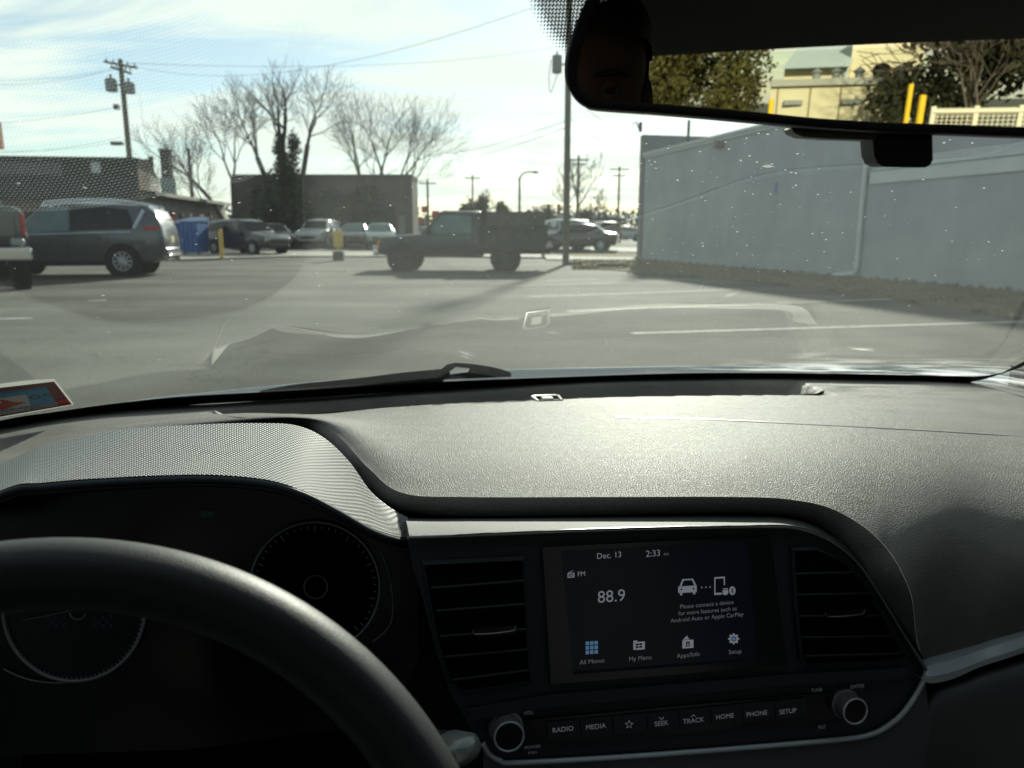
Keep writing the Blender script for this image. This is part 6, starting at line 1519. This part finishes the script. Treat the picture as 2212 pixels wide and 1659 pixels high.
# cream cladding building and bluish house
def facade(name, label, pxa, pxb, d, zt, m, wn_n=0):
    a, b_ = base_of(pxa, d), base_of(pxb, d); th_ = thing(name, label, 'building', (a + b_) / 2); dv = (b_ - a); n_ = Vector((-dv.y, dv.x, 0)).normalized()
    if n_.y > 0: n_ = -n_
    vs = [Vector((p.x, p.y, z)) + n_ * dd for p in (a, b_) for dd in (0, 6) for z in (0, zt)]
    MB().add(vs, [(0, 1, 3, 2), (4, 6, 7, 5), (0, 4, 5, 1), (2, 3, 7, 6), (0, 2, 6, 4), (1, 5, 7, 3)]).build('wall', m, th_, smooth=False); return th_, a, b_, n_
m_cream = mat('cream_siding', (.62, .57, .40), .7, var=.05, vscale=2); t = m_cream.node_tree; tcn = N(t, 'ShaderNodeTexCoord'); s_ = N(t, 'ShaderNodeSeparateXYZ'); L(t, tcn.outputs['Object'], s_.inputs[0])
bp = N(t, 'ShaderNodeBump', inp={'Strength': .5, 'Distance': .006}); L(t, math_n(t, 'FRACT', math_n(t, 'MULTIPLY', s_.outputs[2], 6.0)), bp.inputs['Height']); L(t, bp.outputs[0], bsdf(m_cream).inputs['Normal'])
z_lo = RB(1850, 182, 19).z
cb_, a_, b_, n_ = facade('cream_building', 'cream clad flat roofed building in the middle of the mirror', 1664, 1968, 19, z_lo, m_cream)
def onf(u, z, off): p = a_.lerp(b_, u); return Vector((p.x, p.y, z)) - n_ * off
MB().add([onf(-.01, z_lo, .12), onf(1.01, z_lo, .12), onf(1.01, z_lo + .14, .12), onf(-.01, z_lo + .14, .12)], [(0, 1, 2, 3)]).poly([onf(-.01, z_lo + .14, .12), onf(1.01, z_lo + .14, .12), onf(1.01, z_lo + .14, -2), onf(-.01, z_lo + .14, -2)]).build('roof_edge', mat('grey_coping', (.35, .36, .33), .7, var=.08), cb_, smooth=False)
for u in (.06, .30, .52, .78): MB().tube([onf(u, 0, .03), onf(u, z_lo - .05, .03)], .015, 6).build('panel_joint', mat('joint_tan', (.28, .25, .16), .8, var=.05), cb_)
for u in (.18, .6): MB().box(onf(u, z_lo - .35, .06), (.4, .12, .10)).build('wall_lamp', m_trans, cb_)
for u in (.3, .45, .62, .75, .9): MB().lathe(onf(u, z_lo + .1, -1.2), UP, [(.09, 0), (.09, .16 + .1 * sin(u * 30)), (.14, .2), (.01, .3)], 10).build('roof_vent', m_trans, cb_)
MB().ball(onf(.78, z_lo + .30, -1.0), .2, 14, 8, (1, 1, .8)).build('roof_fan', m_arch, cb_)
bh, a_, b_, n_ = facade('cream_back_building', 'taller cream building with horizontal boards behind the flat roof in the mirror', 1830, 1985, 28, RB(1900, 60, 28).z, m_cream)
bh, a_, b_, n_ = facade('blue_roofed_house', 'house with a pale blue roof above the cream wall in the mirror', 1690, 1828, 27, RB(1760, 140, 27).z, m_cream)
zz1, zz2 = RB(1760, 140, 27).z, RB(1760, 88, 27).z
MB().grid([[onf(-.02, zz1 - .1, .5), onf(1.02, zz1 - .1, .5)], [onf(.0, zz2, -3.5), onf(1.0, zz2, -3.5)]]).build('roof', mat('pale_blue_roof', (.52, .62, .66), .6, var=.06), bh)
MB().tube([onf(.95, 0, .1), onf(.95, zz1, .1)], .06, 6).build('downpipe', mat('blue_pipe', (.35, .45, .5), .5, var=.05), bh)
for u in (.2, .55): MB().box(onf(u, zz1 - 1.0, .03), (.8, .1, .7)).build('window', m_glassd, bh)
# bollards
bollard(base_of(1995, 13), 1.85, .05, 'bright yellow leaning bollard right of the cream building in the mirror', mat('bright_yellow', (.85, .55, .02), .5, var=.05), 'yellow bollards behind us')
pz = RB(1990, 202, 13).z; SC.objects['bollard.001'].scale = (1, 1, pz / 1.9)
bollard(base_of(1966, 16), RB(1966, 184, 16).z, .045, 'thin yellow bollard at the cream building corner in the mirror', MAT['bright_yellow'], 'yellow bollards behind us')
bollard(base_of(1668, 16), RB(1668, 216, 16).z, .05, 'yellow bollard beside the evergreen in the mirror', MAT['bright_yellow'], 'yellow bollards behind us')
# lattice fence
fa, fb = base_of(2022, 14), base_of(2420, 14); zf = RB(2100, 240, 14).z
fn = thing('lattice_fence', 'white lattice fence at the lower right of the mirror', 'fence', fa.lerp(fb, .5)); fd_ = (fb - fa); fl = fd_.length; fd_.normalize(); m_wf = mat('white_fence', (.72, .68, .55), .6, var=.05)
mb = MB(); n2 = int(fl / .07)
for i in range(n2):
    p = fa + fd_ * i * .07
    mb.tube([p + UP * .15, p + UP * zf], .008, 4); 
for z in [k * .06 for k in range(2, int(zf / .06))]: mb.tube([fa + UP * z, fb + UP * z], .008, 4)
mb.build('lattice', m_wf, fn)
MB().tube([fa + UP * zf, fb + UP * zf], .05, 6).build('top_rail', m_wf, fn)
for k in range(5): q = fa.lerp(fb, k / 4); MB().box(q + UP * (zf / 2 + .05), (.07, .07, zf + .06)).build('fence_post', m_wf, fn)
# bare tree and dark shrubs on the right
bare_tree(base_of(2120, 17), [(.1, 0, 1, .5, .06, 1.0), (-.2, 0, 1, .6, .05, 1.0)], 'tangled bare tree right of the yellow bollards in the mirror', 61, m_bark2, dep=5, spread=.75, grp='trees behind us', twig=.008)
for px, d, w_, h_, lb, sd_ in ((2100, 18, 2.6, 3.9, 'dark evergreen shrub behind the lattice fence in the mirror', 5), (2230, 19, 3.0, 4.3, 'larger dark evergreen shrub at the right end of the mirror', 6)):
    q = base_of(px, d); th_ = thing('evergreen_shrub', lb, 'shrub', q, group='trees behind us'); MB().tube([q, q + UP * 2], [.12, .05], 8).build('trunk', m_bark, th_)
    mb = MB(); leafcloud(mb, [(q + Vector((rgb.uniform(-w_ / 2, w_ / 2), rgb.uniform(-1, 1), rgb.uniform(1.2, h_ - .6))), (w_ * .32, w_ * .3, .7)) for _ in range(10)], 7000, .09, rgb); mb.build('crown', mat('dark_shrub_leaf', (.030, .034, .018), .8, col2=(.07, .07, .035), vscale=2), th_, smooth=False, fixn=False)
for o_n in list(MAT):
    pass
